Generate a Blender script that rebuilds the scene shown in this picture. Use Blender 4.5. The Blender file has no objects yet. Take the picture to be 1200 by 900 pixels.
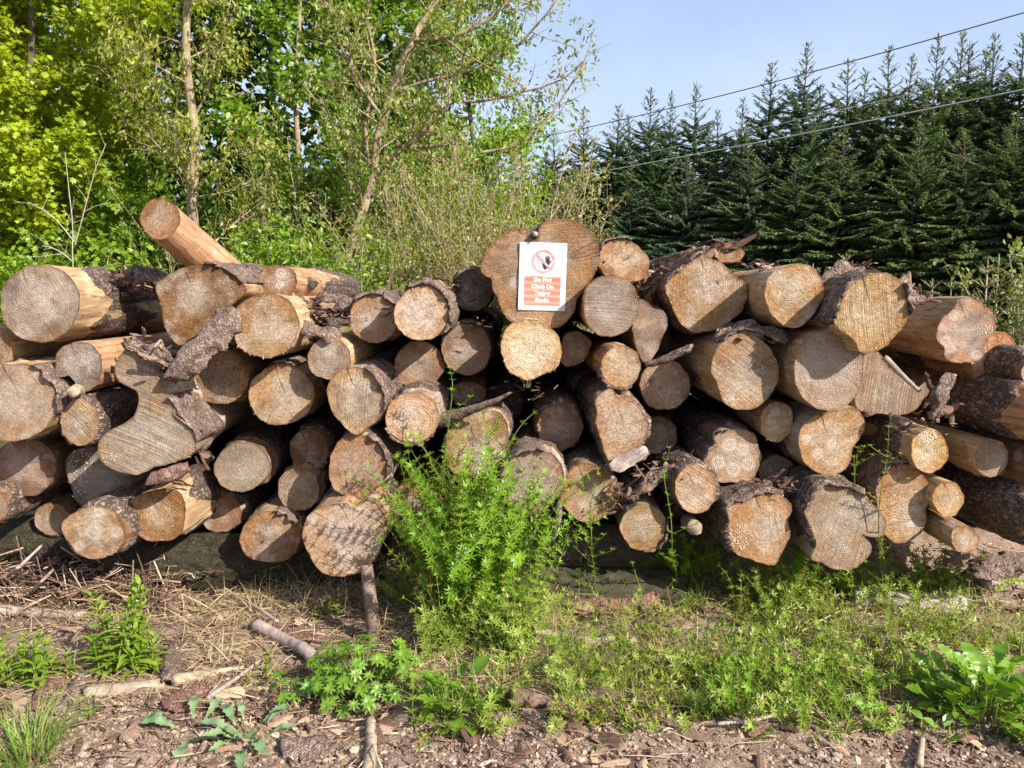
import bpy, bmesh, math, random
import numpy as np
from mathutils import Vector, geometry

# ------------------------------------------------------------------ camera, sky, sun, exposure
SC = bpy.context.scene
COL = SC.collection
F = 901.0                      # focal length in photo pixels (photo 1200 x 900)
PITCH = math.radians(6.9)
CAMZ = 1.40
cam_d = bpy.data.cameras.new('camera')
cam_d.sensor_width = 36.0
cam_d.lens = F / 1200 * 36.0
cam_d.clip_start = 0.05
cam_d.clip_end = 3000
cam = bpy.data.objects.new('camera', cam_d)
COL.objects.link(cam)
cam.location = (0, 0, CAMZ)
cam.rotation_euler = (math.radians(90) - PITCH, 0, 0)
SC.camera = cam

SUN = np.array([0.62, -0.55, 0.54]); SUN = SUN / np.linalg.norm(SUN)   # direction towards the sun
w = bpy.data.worlds.new('World'); SC.world = w; w.use_nodes = True
wn = w.node_tree; wn.nodes.clear()
wo = wn.nodes.new('ShaderNodeOutputWorld'); wb = wn.nodes.new('ShaderNodeBackground')
sk = wn.nodes.new('ShaderNodeTexSky'); sk.sky_type = 'NISHITA'; sk.sun_disc = False
sk.sun_elevation = math.asin(SUN[2]); sk.sun_rotation = math.atan2(SUN[0], SUN[1])
sk.air_density = 1.1; sk.dust_density = 3.2; sk.ozone_density = 3.6
wb.inputs['Strength'].default_value = 0.11
# thin high cloud veiling the blue
tc_ = wn.nodes.new('ShaderNodeTexCoord'); mp_ = wn.nodes.new('ShaderNodeMapping'); mp_.inputs['Scale'].default_value = (1.2, 1.0, 2.5)
nz_ = wn.nodes.new('ShaderNodeTexNoise'); nz_.inputs['Scale'].default_value = 1.7; nz_.inputs['Detail'].default_value = 5; nz_.inputs['Roughness'].default_value = .5
mr_ = wn.nodes.new('ShaderNodeMapRange'); mr_.inputs['From Min'].default_value = .3; mr_.inputs['From Max'].default_value = .72; mr_.inputs['To Min'].default_value = .12; mr_.inputs['To Max'].default_value = .50
mx_ = wn.nodes.new('ShaderNodeMix'); mx_.data_type = 'RGBA'; mx_.inputs[7].default_value = (3.9, 4.6, 6.3, 1)
wn.links.new(tc_.outputs['Generated'], mp_.inputs[0]); wn.links.new(mp_.outputs[0], nz_.inputs['Vector']); wn.links.new(nz_.outputs[0], mr_.inputs[0]); 
sx_ = wn.nodes.new('ShaderNodeSeparateXYZ'); wn.links.new(tc_.outputs['Generated'], sx_.inputs[0])
hz_ = wn.nodes.new('ShaderNodeMapRange'); hz_.inputs['From Min'].default_value = .06; hz_.inputs['From Max'].default_value = .42; hz_.inputs['To Min'].default_value = .42; hz_.inputs['To Max'].default_value = 0
wn.links.new(sx_.outputs[2], hz_.inputs[0]); ad_ = wn.nodes.new('ShaderNodeMath'); ad_.operation = 'ADD'; ad_.use_clamp = True
wn.links.new(mr_.outputs[0], ad_.inputs[0]); wn.links.new(hz_.outputs[0], ad_.inputs[1]); wn.links.new(ad_.outputs[0], mx_.inputs[0])
wn.links.new(sk.outputs[0], mx_.inputs[6]); wn.links.new(mx_.outputs[2], wb.inputs[0]); wn.links.new(wb.outputs[0], wo.inputs[0])
sun_d = bpy.data.lights.new('sun', 'SUN'); sun_d.energy = 5.0; sun_d.angle = math.radians(0.5)
sun_d.color = (1.0, 0.94, 0.86)
sun = bpy.data.objects.new('sun', sun_d); COL.objects.link(sun)
sun.rotation_euler = Vector(SUN).to_track_quat('Z', 'Y').to_euler()
sun.location = Vector(SUN) * 30
SC.view_settings.view_transform = 'Standard'; SC.view_settings.look = 'None'
SC.view_settings.gamma = 1; SC.view_settings.use_curve_mapping = False
SC.view_settings.exposure = 0.92
SC.render.engine = 'CYCLES'
SC.cycles.max_bounces = 6; SC.cycles.diffuse_bounces = 3; SC.cycles.transmission_bounces = 4
SC.cycles.use_denoising = True
try: SC.cycles.denoiser = 'OPENIMAGEDENOISE'
except Exception: pass

# ------------------------------------------------------------------ small maths
def nrm(v):
    v = np.asarray(v, float); return v / (np.linalg.norm(v, axis=-1, keepdims=True) + 1e-12)
_cp, _sp = math.cos(PITCH), math.sin(PITCH)
CAMP = np.array([0, 0, CAMZ])
def ray(u, v):                                 # photo pixel -> direction
    x = (u - 600) / F; y = (450 - v) / F
    return np.array([x, _cp + y * _sp, -_sp + y * _cp])
def at(u, v, Y):                               # photo pixel seen at depth Y
    d = ray(u, v); return CAMP + d * (Y / d[1])
def gp(u, v, z=0.0):                           # photo pixel seen on the ground
    d = ray(u, v); return CAMP + d * ((z - CAMZ) / d[2])
def on_plane(u, v, P0, n):
    d = ray(u, v); return CAMP + d * (np.dot(P0 - CAMP, n) / np.dot(d, n))

def _hash(ix, iy, iz, seed):
    with np.errstate(over='ignore'):
        h = (ix.astype(np.uint32) * np.uint32(374761393) + iy.astype(np.uint32) * np.uint32(668265263)
             + iz.astype(np.uint32) * np.uint32(2147483647) + np.uint32((seed * 974711 + 1234567) % 4294967291))
        h = (h ^ (h >> np.uint32(13))) * np.uint32(1274126177)
        h = h ^ (h >> np.uint32(16)); h = h * np.uint32(2246822519); h = h ^ (h >> np.uint32(15))
    return h.astype(np.float64) / 4294967295.0
def vnoise(P, seed=0):                         # value noise, -1..1
    P = np.asarray(P, float); I = np.floor(P).astype(np.int64); f = P - I; f = f * f * (3 - 2 * f)
    out = np.zeros(len(P))
    for dx in (0, 1):
        wx = f[:, 0] if dx else 1 - f[:, 0]
        for dy in (0, 1):
            wy = f[:, 1] if dy else 1 - f[:, 1]
            for dz in (0, 1):
                wz = f[:, 2] if dz else 1 - f[:, 2]
                out += wx * wy * wz * _hash(I[:, 0] + dx, I[:, 1] + dy, I[:, 2] + dz, seed)
    return out * 2 - 1
def fbm(P, seed=0, octv=3, gain=0.5):
    P = np.asarray(P, float); a = 1.0; s = 0; t = 0
    for o in range(octv):
        s = s + a * vnoise(P * 2 ** o + 17.3 * o, seed + o); t += a; a *= gain
    return s / t
def sstep(a, b, x):
    t = np.clip((x - a) / (b - a), 0, 1); return t * t * (3 - 2 * t)

# ------------------------------------------------------------------ mesh plumbing
class MB:
    """collects triangles / quads and per-vertex values, builds ONE mesh"""
    def __init__(s): s.V = []; s.F = []; s.n = 0; s.A = {}; s.M = []
    def add(s, V, faces, mat=0, **attrs):
        V = np.asarray(V, float); k = len(V)
        for f in faces:
            f = np.asarray(f)
            if len(f): s.F.append(f + s.n); s.M.append(np.full(len(f), mat))
        for a, val in attrs.items():
            val = np.asarray(val, float)
            if val.ndim == 0: val = np.full(k, float(val))
            s.A.setdefault(a, []).append((s.n, val))
        s.V.append(V); s.n += k
    def inst(s, T, faces, pos, d, up, size, mat=0, **attrs):
        """template T (x across, y along, z up) copied to every pos"""
        pos = np.asarray(pos, float); N = len(pos)
        if N == 0: return
        d = nrm(d); sd = nrm(np.cross(d, up)); n2 = np.cross(sd, d)
        size = np.broadcast_to(np.asarray(size, float), (N,)) if np.ndim(size) < 2 else np.asarray(size)
        sz = size[:, None, None] if size.ndim == 1 else size[:, None, :]
        TT = T[None] * sz
        V = pos[:, None] + TT[..., 0:1] * sd[:, None] + TT[..., 1:2] * d[:, None] + TT[..., 2:3] * n2[:, None]
        k = len(T); off = (np.arange(N) * k)[:, None, None]
        at_ = {a: np.repeat(np.asarray(v, float), k) for a, v in attrs.items()}
        s.add(V.reshape(-1, 3), [(np.asarray(f)[None] + off).reshape(-1, len(f[0])) for f in faces], mat, **at_)
    def tube(s, pts, rad, sides=6, mat=0, cap=True, **attrs):
        pts = np.asarray(pts, float); n = len(pts)
        rad = np.broadcast_to(np.asarray(rad, float), (n,))
        tg = nrm(np.gradient(pts, axis=0))
        ref = np.array([0.13, 0.31, 0.94]) if abs(tg[:, 2]).mean() < .8 else np.array([0.95, 0.28, 0.1])
        e1 = nrm(np.cross(tg, ref)); e2 = np.cross(tg, e1)
        th = np.arange(sides) * 2 * math.pi / sides
        V = pts[:, None] + rad[:, None, None] * (np.cos(th)[None, :, None] * e1[:, None] + np.sin(th)[None, :, None] * e2[:, None])
        i = np.arange(n - 1)[:, None] * sides; j = np.arange(sides)[None]; j2 = (j + 1) % sides
        Q = np.stack([i + j, i + j2, i + sides + j2, i + sides + j], -1).reshape(-1, 4)
        V = V.reshape(-1, 3); fs = [Q]
        if cap:
            a = len(V); V = np.vstack([V, pts[:1], pts[-1:]]); jj = np.arange(sides); jn = (jj + 1) % sides
            fs.append(np.vstack([np.stack([jn, jj, np.full(sides, a)], -1),
                                 np.stack([jj + (n - 1) * sides, jn + (n - 1) * sides, np.full(sides, a + 1)], -1)]))
        s.add(V, fs, mat, **attrs)
        return th
    def build(s, name, mats, parent=None, loc=(0, 0, 0), smooth=True):
        me = bpy.data.meshes.new(name)
        V = np.vstack(s.V) - np.asarray(loc, float)
        me.vertices.add(len(V)); me.vertices.foreach_set('co', V.astype(np.float32).ravel())
        tot = np.concatenate([np.full(len(f), f.shape[1]) for f in s.F])
        idx = np.concatenate([f.ravel() for f in s.F])
        me.loops.add(len(idx)); me.loops.foreach_set('vertex_index', idx.astype(np.int32))
        st = np.concatenate([[0], np.cumsum(tot)[:-1]])
        me.polygons.add(len(tot)); me.polygons.foreach_set('loop_start', st.astype(np.int32))
        try: me.polygons.foreach_set('loop_total', tot.astype(np.int32))
        except Exception: pass
        me.polygons.foreach_set('use_smooth', np.full(len(tot), bool(smooth)))
        me.polygons.foreach_set('material_index', np.concatenate(s.M).astype(np.int32))
        for a, lst in s.A.items():
            dim = lst[0][1].ndim
            if dim == 1:
                arr = np.zeros(len(V), np.float32)
                for o, v in lst: arr[o:o + len(v)] = v
                at_ = me.attributes.new(a, 'FLOAT', 'POINT'); at_.data.foreach_set('value', arr)
            else:
                arr = np.zeros((len(V), 3), np.float32)
                for o, v in lst: arr[o:o + len(v)] = v
                at_ = me.attributes.new(a, 'FLOAT_VECTOR', 'POINT'); at_.data.foreach_set('vector', arr.ravel())
        for m in (mats if isinstance(mats, (list, tuple)) else [mats]): me.materials.append(m)
        me.update(); me.validate()
        o = bpy.data.objects.new(name, me); COL.objects.link(o); o.location = loc
        if parent is not None: o.parent = parent
        return o

def tag(o, label=None, cat=None, group=None, kind=None):
    if label: o['label'] = label
    if cat: o['category'] = cat
    if group: o['group'] = group
    if kind or cat: o['kind'] = kind or 'thing'
    return o
def empty(name, loc, label, cat, group=None):
    o = bpy.data.objects.new(name, None); COL.objects.link(o); o.location = loc; o.empty_display_size = .1
    return tag(o, label, cat, group)
def part(mb, name, mats, root, smooth=True):            # a child whose verts were given in world space
    return mb.build(name, mats, root, smooth=smooth) if mb.n else None
def local(mb, root):                                    # shift collected world verts into root space
    mb.V = [v - np.array(root.location) for v in mb.V]; return mb

# ------------------------------------------------------------------ materials
class NT:
    def __init__(s, name):
        s.m = bpy.data.materials.new(name); s.m.use_nodes = True; s.t = s.m.node_tree; s.t.nodes.clear()
        s.out = s.n('OutputMaterial')
    def n(s, typ, ins=None, **props):
        nd = s.t.nodes.new('ShaderNode' + typ)
        for k, v in props.items(): setattr(nd, k, v)
        for k, v in (ins or {}).items(): s.put(nd.inputs[k], v)
        return nd
    def put(s, sock, v):
        if hasattr(v, 'is_output') or isinstance(v, bpy.types.NodeSocket): s.t.links.new(v, sock)
        elif isinstance(v, bpy.types.Node): s.t.links.new(v.outputs[0], sock)
        else:
            if isinstance(v, (tuple, list)) and sock.type == 'RGBA' and len(v) == 3: v = (*v, 1)
            sock.default_value = v
    def attr(s, name, out='Fac'):
        a = s.n('Attribute', attribute_name=name); return a.outputs[out]
    def math(s, op, a, b=0.0, c=None, clamp=False):
        m = s.n('Math', operation=op, use_clamp=clamp); s.put(m.inputs[0], a); s.put(m.inputs[1], b)
        if c is not None: s.put(m.inputs[2], c)
        return m.outputs[0]
    def vm(s, op, a, b=None, sc=None):
        m = s.n('VectorMath', operation=op); s.put(m.inputs[0], a)
        if b is not None: s.put(m.inputs[1], b)
        if sc is not None: s.put(m.inputs['Scale'], sc)
        return m.outputs['Value'] if op in ('LENGTH', 'DOT_PRODUCT', 'DISTANCE') else m.outputs[0]
    def noise(s, vec, scale, detail=3, rough=.55, out=0):
        q = s.n('TexNoise', {'Scale': scale, 'Detail': detail, 'Roughness': rough})
        if vec is not None: s.put(q.inputs['Vector'], vec)
        return q.outputs[out]
    def ramp(s, fac, a, b, c=0.0, d=1.0):
        m = s.n('MapRange', {'From Min': a, 'From Max': b, 'To Min': c, 'To Max': d}); s.put(m.inputs['Value'], fac)
        return m.outputs[0]
    def mix(s, fac, a, b, typ='MIX'):
        m = s.n('Mix', data_type='RGBA', blend_type=typ)
        s.put(m.inputs[0], fac); s.put(m.inputs[6], a); s.put(m.inputs[7], b); return m.outputs[2]
    def vmix(s, fac, a, b): return s.mix(fac, a, b)
    def bump(s, h, strength=.5, dist=.01, normal=None):
        b = s.n('Bump', {'Strength': strength, 'Distance': dist, 'Height': h})
        if normal is not None: s.put(b.inputs['Normal'], normal)
        return b.outputs[0]
    def principled(s, col, rough=.8, normal=None, spec=.25, **k):
        p = s.n('BsdfPrincipled', {'Base Color': col, 'Roughness': rough, 'Specular IOR Level': spec})
        if normal is not None: s.put(p.inputs['Normal'], normal)
        for a, v in k.items(): s.put(p.inputs[a], v)
        s.put(s.out.inputs[0], p.outputs[0]); return s.m

def mat_cut():
    t = NT('sawn_end_grain')
    pos = t.attr('pos', 'Vector'); saw = t.attr('saw', 'Vector'); tint = t.attr('tint', 'Vector'); look = t.attr('look', 'Vector')
    ed = t.attr('edge'); rr = t.attr('rel'); kn = t.attr('knot')
    sp = t.n('SeparateXYZ', {0: look}); heart, sawa, dirt = sp.outputs[0], sp.outputs[1], sp.outputs[2]
    dn = t.noise(pos, 7, 3, out=1)
    dv = t.vm('SCALE', t.vm('SUBTRACT', dn, (.5, .5, .5)), sc=.05)
    p2 = t.vm('MULTIPLY', t.vm('ADD', pos, dv), (1, 1, 0))
    r = t.vm('LENGTH', p2)
    big = t.noise(pos, 22, 2)
    r1 = t.math('SINE', t.math('ADD', t.math('MULTIPLY', r, 780), t.math('MULTIPLY', big, 5)))
    r2 = t.math('SINE', t.math('ADD', t.math('MULTIPLY', r, 310), t.math('MULTIPLY', big, 9)))
    rings = t.math('MULTIPLY', t.math('ADD', r1, t.math('MULTIPLY', r2, .6)), t.ramp(big, .3, .7, .4, 1.0))
    hz = t.ramp(t.math('ADD', rr, t.math('MULTIPLY', t.math('SUBTRACT', t.noise(pos, 13, 4, .6), .5), .75)), .40, .58, 1, 0)
    pn = t.noise(t.vm('ADD', pos, (9.1, 4.2, 0)), 9, 3)
    rim = t.ramp(t.math('ADD', rr, t.math('MULTIPLY', t.math('SUBTRACT', pn, .5), .9)), .55, .85)
    base = t.mix(rim, tint, t.mix(1.0, tint, (.90, .77, .61), 'MULTIPLY'))
    pale = t.mix(t.math('MULTIPLY', hz, heart), base, t.mix(.65, tint, (.52, .45, .375)))
    rich = t.mix(t.ramp(t.noise(pos, 6, 3), .45, .60), pale, t.mix(1.0, pale, (.86, .75, .61), 'MULTIPLY'))
    c = t.mix(t.math('MULTIPLY', t.ramp(t.noise(pos, 9, 5, .65), .48, .64), dirt), rich, t.mix(1.0, rich, (.36, .31, .28), 'MULTIPLY'))
    c = t.mix(t.math('MULTIPLY', t.ramp(t.noise(t.vm('ADD', pos, (5.3, 1.7, 0)), 4.5, 4, .6), .48, .58), t.math('ADD', .15, t.math('MULTIPLY', dirt, .55))), c, t.mix(1.0, c, (.50, .45, .42), 'MULTIPLY'))
    c = t.mix(t.ramp(t.noise(t.vm('ADD', pos, (3.1, 7.7, 0)), 9, 4), .52, .66, 0, .45), c, (.58, .51, .43))
    stv = t.vm('MULTIPLY', saw, (260, 5, 1)); st = t.noise(stv, 1, 3, .6)
    stw = t.noise(t.vm('MULTIPLY', saw, (95, 3, 1)), 1, 2, .6)
    sl = t.math('MULTIPLY', t.ramp(t.math('ADD', t.math('MULTIPLY', st, .6), t.math('MULTIPLY', stw, .4)), .38, .62), 1)
    c = t.mix(t.math('MULTIPLY', t.math('SUBTRACT', 1, sl), t.math('MULTIPLY', sawa, .75)), c, t.mix(1.0, c, (.38, .34, .31), 'MULTIPLY'))
    rd = t.noise(t.vm('SCALE', t.vm('NORMALIZE', p2), sc=1), 10, 4, .75)
    c = t.mix(t.ramp(rd, .50, .72, 0, .42), c, t.mix(1.0, c, (.55, .49, .45), 'MULTIPLY'))
    c = t.mix(t.math('MULTIPLY', t.ramp(rd, .42, .39, 0, .9), t.ramp(t.noise(pos, 8, 2), .42, .52)), c, (.06, .042, .03))                      # drying checks
    c = t.mix(t.math('MULTIPLY', t.ramp(rings, -.1, 1.2), .34), c, t.mix(1.0, c, (.42, .36, .32), 'MULTIPLY'))
    mid = t.noise(pos, 62, 4, .7)
    c = t.mix(t.ramp(mid, .38, .62, .85, 0), c, t.mix(1.0, c, (.60, .55, .51), 'MULTIPLY'))
    age = t.attr('age')
    c = t.mix(t.math('MULTIPLY', age, t.ramp(t.noise(t.vm('ADD', pos, (2.2, 6.1, 0)), 7, 4), .36, .56, .25, 1)), c, t.mix(.55, (.30, .265, .235), c, 'MULTIPLY' if False else 'MIX'))
    spk = t.noise(pos, 190, 2)
    c = t.mix(t.ramp(spk, .48, .70, 0, .4), c, t.mix(1.0, c, (.50, .46, .43), 'MULTIPLY'))
    c = t.mix(t.ramp(t.noise(pos, 120, 2), .68, .74, 0, .6), c, (.66, .60, .50))      # dried resin flecks
    c = t.mix(t.math('MULTIPLY', kn, .55), c, (.55, .49, .43))
    c = t.mix(t.ramp(t.math('ADD', ed, t.math('MULTIPLY', t.math('SUBTRACT', t.noise(pos, 40, 3), .5), .10)), .93, 1.0, 0, .7), c, t.mix(1.0, c, (.5, .36, .25), 'MULTIPLY'))
    c = t.mix(t.ramp(t.vm('LENGTH', t.vm('MULTIPLY', pos, (1, 1, 0))), .004, .002, 0, .5), c, (.09, .06, .045))
    h = t.math('ADD', t.math('MULTIPLY', rings, .25), t.math('ADD', t.math('MULTIPLY', sl, t.math('MULTIPLY', sawa, 1.6)), t.math('MULTIPLY', spk, 2.0)))
    return t.principled(c, .85, t.bump(h, .55, .004), .2)

def mat_body():
    t = NT('peeled_wood_and_bark')
    bc = t.attr('bco', 'Vector'); tint = t.attr('tint', 'Vector'); bk = t.attr('bark')
    g = t.noise(t.vm('MULTIPLY', bc, (60, 5, 1)), 1, 4, .6)
    blot = t.noise(bc, 9, 4, .6)
    c = t.mix(t.ramp(g, .38, .68), t.mix(1.0, tint, (.6, .5, .42), 'MULTIPLY'), tint)
    c = t.mix(t.ramp(blot, .5, .72, 0, .8), c, t.mix(1.0, tint, (.48, .33, .24), 'MULTIPLY'))
    c = t.mix(t.ramp(t.noise(bc, 14, 3), .56, .7, 0, .6), c, (.42, .37, .32))
    c = t.mix(t.ramp(t.noise(t.vm('MULTIPLY', bc, (140, 14, 1)), 1, 2), .62, .68, 0, .8), c, (.06, .04, .03))
    vo = t.n('TexVoronoi', {'Scale': 1.0}, feature='DISTANCE_TO_EDGE')
    nv = t.vm('ADD', t.vm('MULTIPLY', bc, (52, 17, 1)), t.vm('SCALE', t.noise(bc, 34, 4, out=1), sc=3.2)); t.put(vo.inputs['Vector'], nv)
    pl = t.ramp(vo.outputs['Distance'], .0, .22)
    bn = t.noise(bc, 26, 4, .65)
    bark = t.mix(t.ramp(bn, .35, .68), (.115, .08, .062), (.33, .24, .19))
    bark = t.mix(t.ramp(t.noise(bc, 60, 3), .57, .72, 0, .7), bark, (.38, .315, .265))
    bark = t.mix(t.ramp(t.noise(bc, 6, 3), .6, .7, 0, .6), bark, (.13, .125, .06))
    bark = t.mix(t.math('SUBTRACT', 1, pl), bark, (.065, .043, .034))
    k = t.ramp(t.math('ADD', bk, t.math('MULTIPLY', t.math('SUBTRACT', t.noise(bc, 45, 3), .5), .5)), .42, .55)
    c = t.mix(k, c, bark)
    h = t.math('ADD', t.math('MULTIPLY', k, t.math('ADD', t.math('MULTIPLY', pl, 1.0), bn)), t.math('MULTIPLY', g, .25))
    return t.principled(c, t.ramp(k, 0, 1, .72, .92), t.bump(h, .8, .009), .2)

def mat_bark(name='rough_bark', a=(.12, .08, .062), b=(.33, .235, .185), pale=(.44, .36, .30)):
    t = NT(name)
    co = t.n('TexCoord').outputs['Object']; rn = t.attr('rnd')
    co = t.vm('ADD', co, t.n('CombineXYZ', {0: t.math('MULTIPLY', rn, 13)}).outputs[0])
    n1 = t.noise(co, 22, 5, .68); n2 = t.noise(co, 75, 3, .6)
    vo = t.n('TexVoronoi', {'Scale': 34.0}, feature='DISTANCE_TO_EDGE'); t.put(vo.inputs['Vector'], t.vm('ADD', co, t.vm('SCALE', t.noise(co, 25, 3, out=1), sc=.16)))
    pl = t.ramp(vo.outputs['Distance'], 0, .18)
    c = t.mix(t.ramp(n1, .34, .66), a, b)
    c = t.mix(t.ramp(rn, .3, 1, 0, .55), c, (.25, .125, .085))
    c = t.mix(t.ramp(n2, .56, .72, 0, .7), c, pale)
    c = t.mix(t.ramp(pl, .6, 0, 0, .7), c, (.035, .024, .02))
    h = t.math('ADD', t.math('MULTIPLY', pl, .5), t.math('ADD', n1, t.math('MULTIPLY', n2, .6)))
    return t.principled(c, .92, t.bump(h, .8, .012), .15)

def mat_simple_wood(name, a, b, scale=18, streak=(1, 1, 1)):
    t = NT(name)
    co = t.n('TexCoord').outputs['Object']
    n1 = t.noise(t.vm('MULTIPLY', co, streak), scale, 5, .65); n2 = t.noise(co, scale * 5, 3)
    c = t.mix(t.ramp(n1, .36, .66), a, b)
    c = t.mix(t.ramp(n2, .55, .72, 0, .6), c, tuple(x * .45 for x in a))
    return t.principled(c, .88, t.bump(t.math('ADD', n1, t.math('MULTIPLY', n2, .5)), .6, .006), .2)

def mat_leaf(name, a, b, dry=None, trans=.45, gloss=.025, tcol=(1.25, 1.25, .5), vary=None):
    t = NT(name); rn = t.attr('rnd')
    c = t.mix(rn, a, b)
    if vary: c = t.mix(t.n('ObjectInfo').outputs['Random'], c, t.mix(1.0, c, vary, 'MULTIPLY'))
    if dry: c = t.mix(t.ramp(rn, .82, .97), c, dry)
    n = t.noise(t.n('TexCoord').outputs['Object'], 30, 2)
    c = t.mix(t.ramp(n, .3, .7, 0, .35), c, t.mix(1.0, c, (.6, .65, .6), 'MULTIPLY'))
    d = t.n('BsdfDiffuse', {'Color': c}); tr = t.n('BsdfTranslucent', {'Color': t.mix(1.0, c, tcol, 'MULTIPLY')})
    m = t.n('MixShader', {0: trans, 1: d.outputs[0], 2: tr.outputs[0]})
    gl = t.n('BsdfGlossy', {'Color': (.9, .95, .9), 'Roughness': .42})
    m2 = t.n('MixShader', {0: gloss, 1: m.outputs[0], 2: gl.outputs[0]})
    t.put(t.out.inputs[0], m2.outputs[0]); return t.m

def mat_flat(name, col, rough=.6, spec=.3):
    t = NT(name); return t.principled(col, rough, None, spec)

M_CUT = mat_cut(); M_BODY = mat_body(); M_BARK = mat_bark()
M_STRAW = mat_leaf('dry_straw', (.58, .47, .27), (.38, .27, .14), trans=.25, tcol=(1, .9, .7))
# ------------------------------------------------------------------ ground: one sheet out to the horizon
def ground_z(x, y):
    P = np.stack([np.ravel(x), np.ravel(y), np.zeros(np.size(x))], -1).astype(float)
    near = np.exp(-((P[:, 1] - 2.9) / 2.2) ** 2) * np.exp(-(P[:, 0] / 4.0) ** 2)
    z = .17 * sstep(3.5, 3.9, P[:, 1] + .06 * vnoise(P * 3, 77)) * sstep(9.5, 6.5, P[:, 1]) * sstep(5, 3.2, np.abs(P[:, 0])) + .05 * fbm(P * 1.3, 5, 2) * near + .022 * fbm(P * 7, 9, 3) * near
    return z.reshape(np.shape(x))
_gx = np.arange(-5, 5.01, .025); _gy = np.arange(0, 9.01, .025); _GZ = ground_z(*np.meshgrid(_gx, _gy)).tolist()
def gz(x, y):
    fx = min(max((x + 5) / .025, 0), 398.9); fy = min(max(y / .025, 0), 358.9); i, j = int(fx), int(fy); a, b = fx - i, fy - j
    return (_GZ[j][i] * (1 - a) + _GZ[j][i + 1] * a) * (1 - b) + (_GZ[j + 1][i] * (1 - a) + _GZ[j + 1][i + 1] * a) * b
def gpt(u, v):
    p = gp(u, v)
    for _ in range(3): p = gp(u, v, gz(p[0], p[1]))
    return p
def axis(lo, hi, step, far):
    a = list(np.arange(lo, hi + 1e-6, step)); s = step; x = hi
    while x < far: s *= 1.35; x += s; a.append(x)
    s = step; x = lo
    while x > -far: s *= 1.35; x -= s; a.insert(0, x)
    return np.array(a)
def make_ground():
    xs = axis(-2.6, 2.6, .014, 900); ys = axis(1.7, 3.9, .012, 900)
    X, Y = np.meshgrid(xs, ys); Z = ground_z(X, Y)
    P = np.stack([X.ravel(), Y.ravel(), 0 * X.ravel()], -1)
    near = np.exp(-((P[:, 1] - 2.6) / 1.6) ** 2) * np.exp(-(P[:, 0] / 3.2) ** 2)
    Z = Z.ravel() + near * (.010 * fbm(P * 28, 3, 3, .6) + .006 * np.abs(vnoise(P * 75, 4)) ** 2)
    nx = len(xs); i = np.arange(len(ys) - 1)[:, None] * nx + np.arange(nx - 1)[None]
    Q = np.stack([i, i + 1, i + nx + 1, i + nx], -1).reshape(-1, 4)
    t = NT('dry_forest_soil'); co = t.n('TexCoord').outputs['Object']
    n1 = t.noise(co, 4, 5, .6); n2 = t.noise(co, 40, 5, .7); n3 = t.noise(co, 170, 3, .6)
    c = t.mix(t.ramp(n1, .35, .65), (.19, .13, .09), (.34, .25, .18))
    c = t.mix(t.ramp(n2, .42, .66, 0, .75), c, (.115, .07, .052))
    c = t.mix(t.ramp(n3, .54, .68, 0, .8), c, (.42, .33, .26))
    c = t.mix(t.ramp(n3, .42, .33, 0, .7), c, (.07, .045, .035))
    yy = t.n('SeparateXYZ', {0: co}).outputs[1]
    c = t.mix(t.ramp(yy, 4.5, 7.0), c, t.mix(t.ramp(n1, .4, .6), (.055, .085, .02), (.10, .09, .04)))
    m = t.principled(c, .95, t.bump(t.math('ADD', t.math('MULTIPLY', n2, 1.0), t.math('MULTIPLY', n3, .6)), .8, .012), .1)
    b = MB(); b.add(np.stack([X.ravel(), Y.ravel(), Z], -1), [Q])
    tag(b.build('ground', m), 'bare brown forest soil under the timber pile', kind='structure')
make_ground()

# ------------------------------------------------------------------ the logs
ZM = {0: (0, 0, 1), 1: (0, 220, 4), 2: (0, 400, 10 / 3), 3: (240, 280, 4), 4: (240, 460, 3.913), 5: (500, 240, 4), 6: (500, 430, 3.913),
      7: (740, 270, 4.285), 8: (740, 460, 4.09), 9: (940, 280, 4.5), 10: (940, 460, 3.75)}
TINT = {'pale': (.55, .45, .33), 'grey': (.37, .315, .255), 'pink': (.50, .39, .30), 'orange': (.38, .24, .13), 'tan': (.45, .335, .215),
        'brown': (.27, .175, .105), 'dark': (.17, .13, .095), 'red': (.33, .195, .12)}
BT = {'yellow': (.52, .385, .225), 'orange': (.46, .29, .165), 'tan': (.44, .31, .18), 'grey': (.42, .35, .28), 'brown': (.26, .165, .10)}  # brown also stands in for shade on the flanks of low logs
LOGS = {}
AGE = {k: .05 for k in ('A34', 'A29', 'A33', 'B39', 'B44', 'B47', 'C55', 'C63', 'C69', 'C57', 'C68', 'C66', 'A14', 'C52', 'C54', 'A19', 'A15', 'A2', 'C65', 'B50', 'B37')}
AGE.update({k: .7 for k in ('A4', 'A18', 'A24', 'B41', 'C59', 'C72', 'B49', 'A7', 'A1', 'B42', 'C60')})
def catmull(P, N):
    P = np.asarray(P, float); n = len(P); out = []
    for i in range(n):
        p0, p1, p2, p3 = P[i - 1], P[i], P[(i + 1) % n], P[(i + 2) % n]
        for t in np.linspace(0, 1, 12, endpoint=False):
            out.append(.5 * (2 * p1 + (p2 - p0) * t + (2 * p0 - 5 * p1 + 4 * p2 - p3) * t ** 2 + (3 * p1 - p0 - 3 * p2 + p3) * t ** 3))
    out = np.array(out); L = np.linalg.norm(np.roll(out, -1, 0) - out, axis=1); c = np.concatenate([[0], np.cumsum(L)])
    s = np.linspace(0, c[-1], N, endpoint=False); ext = np.vstack([out, out[:1]])
    return np.stack([np.interp(s, c, ext[:, k]) for k in (0, 1)], -1)

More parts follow.
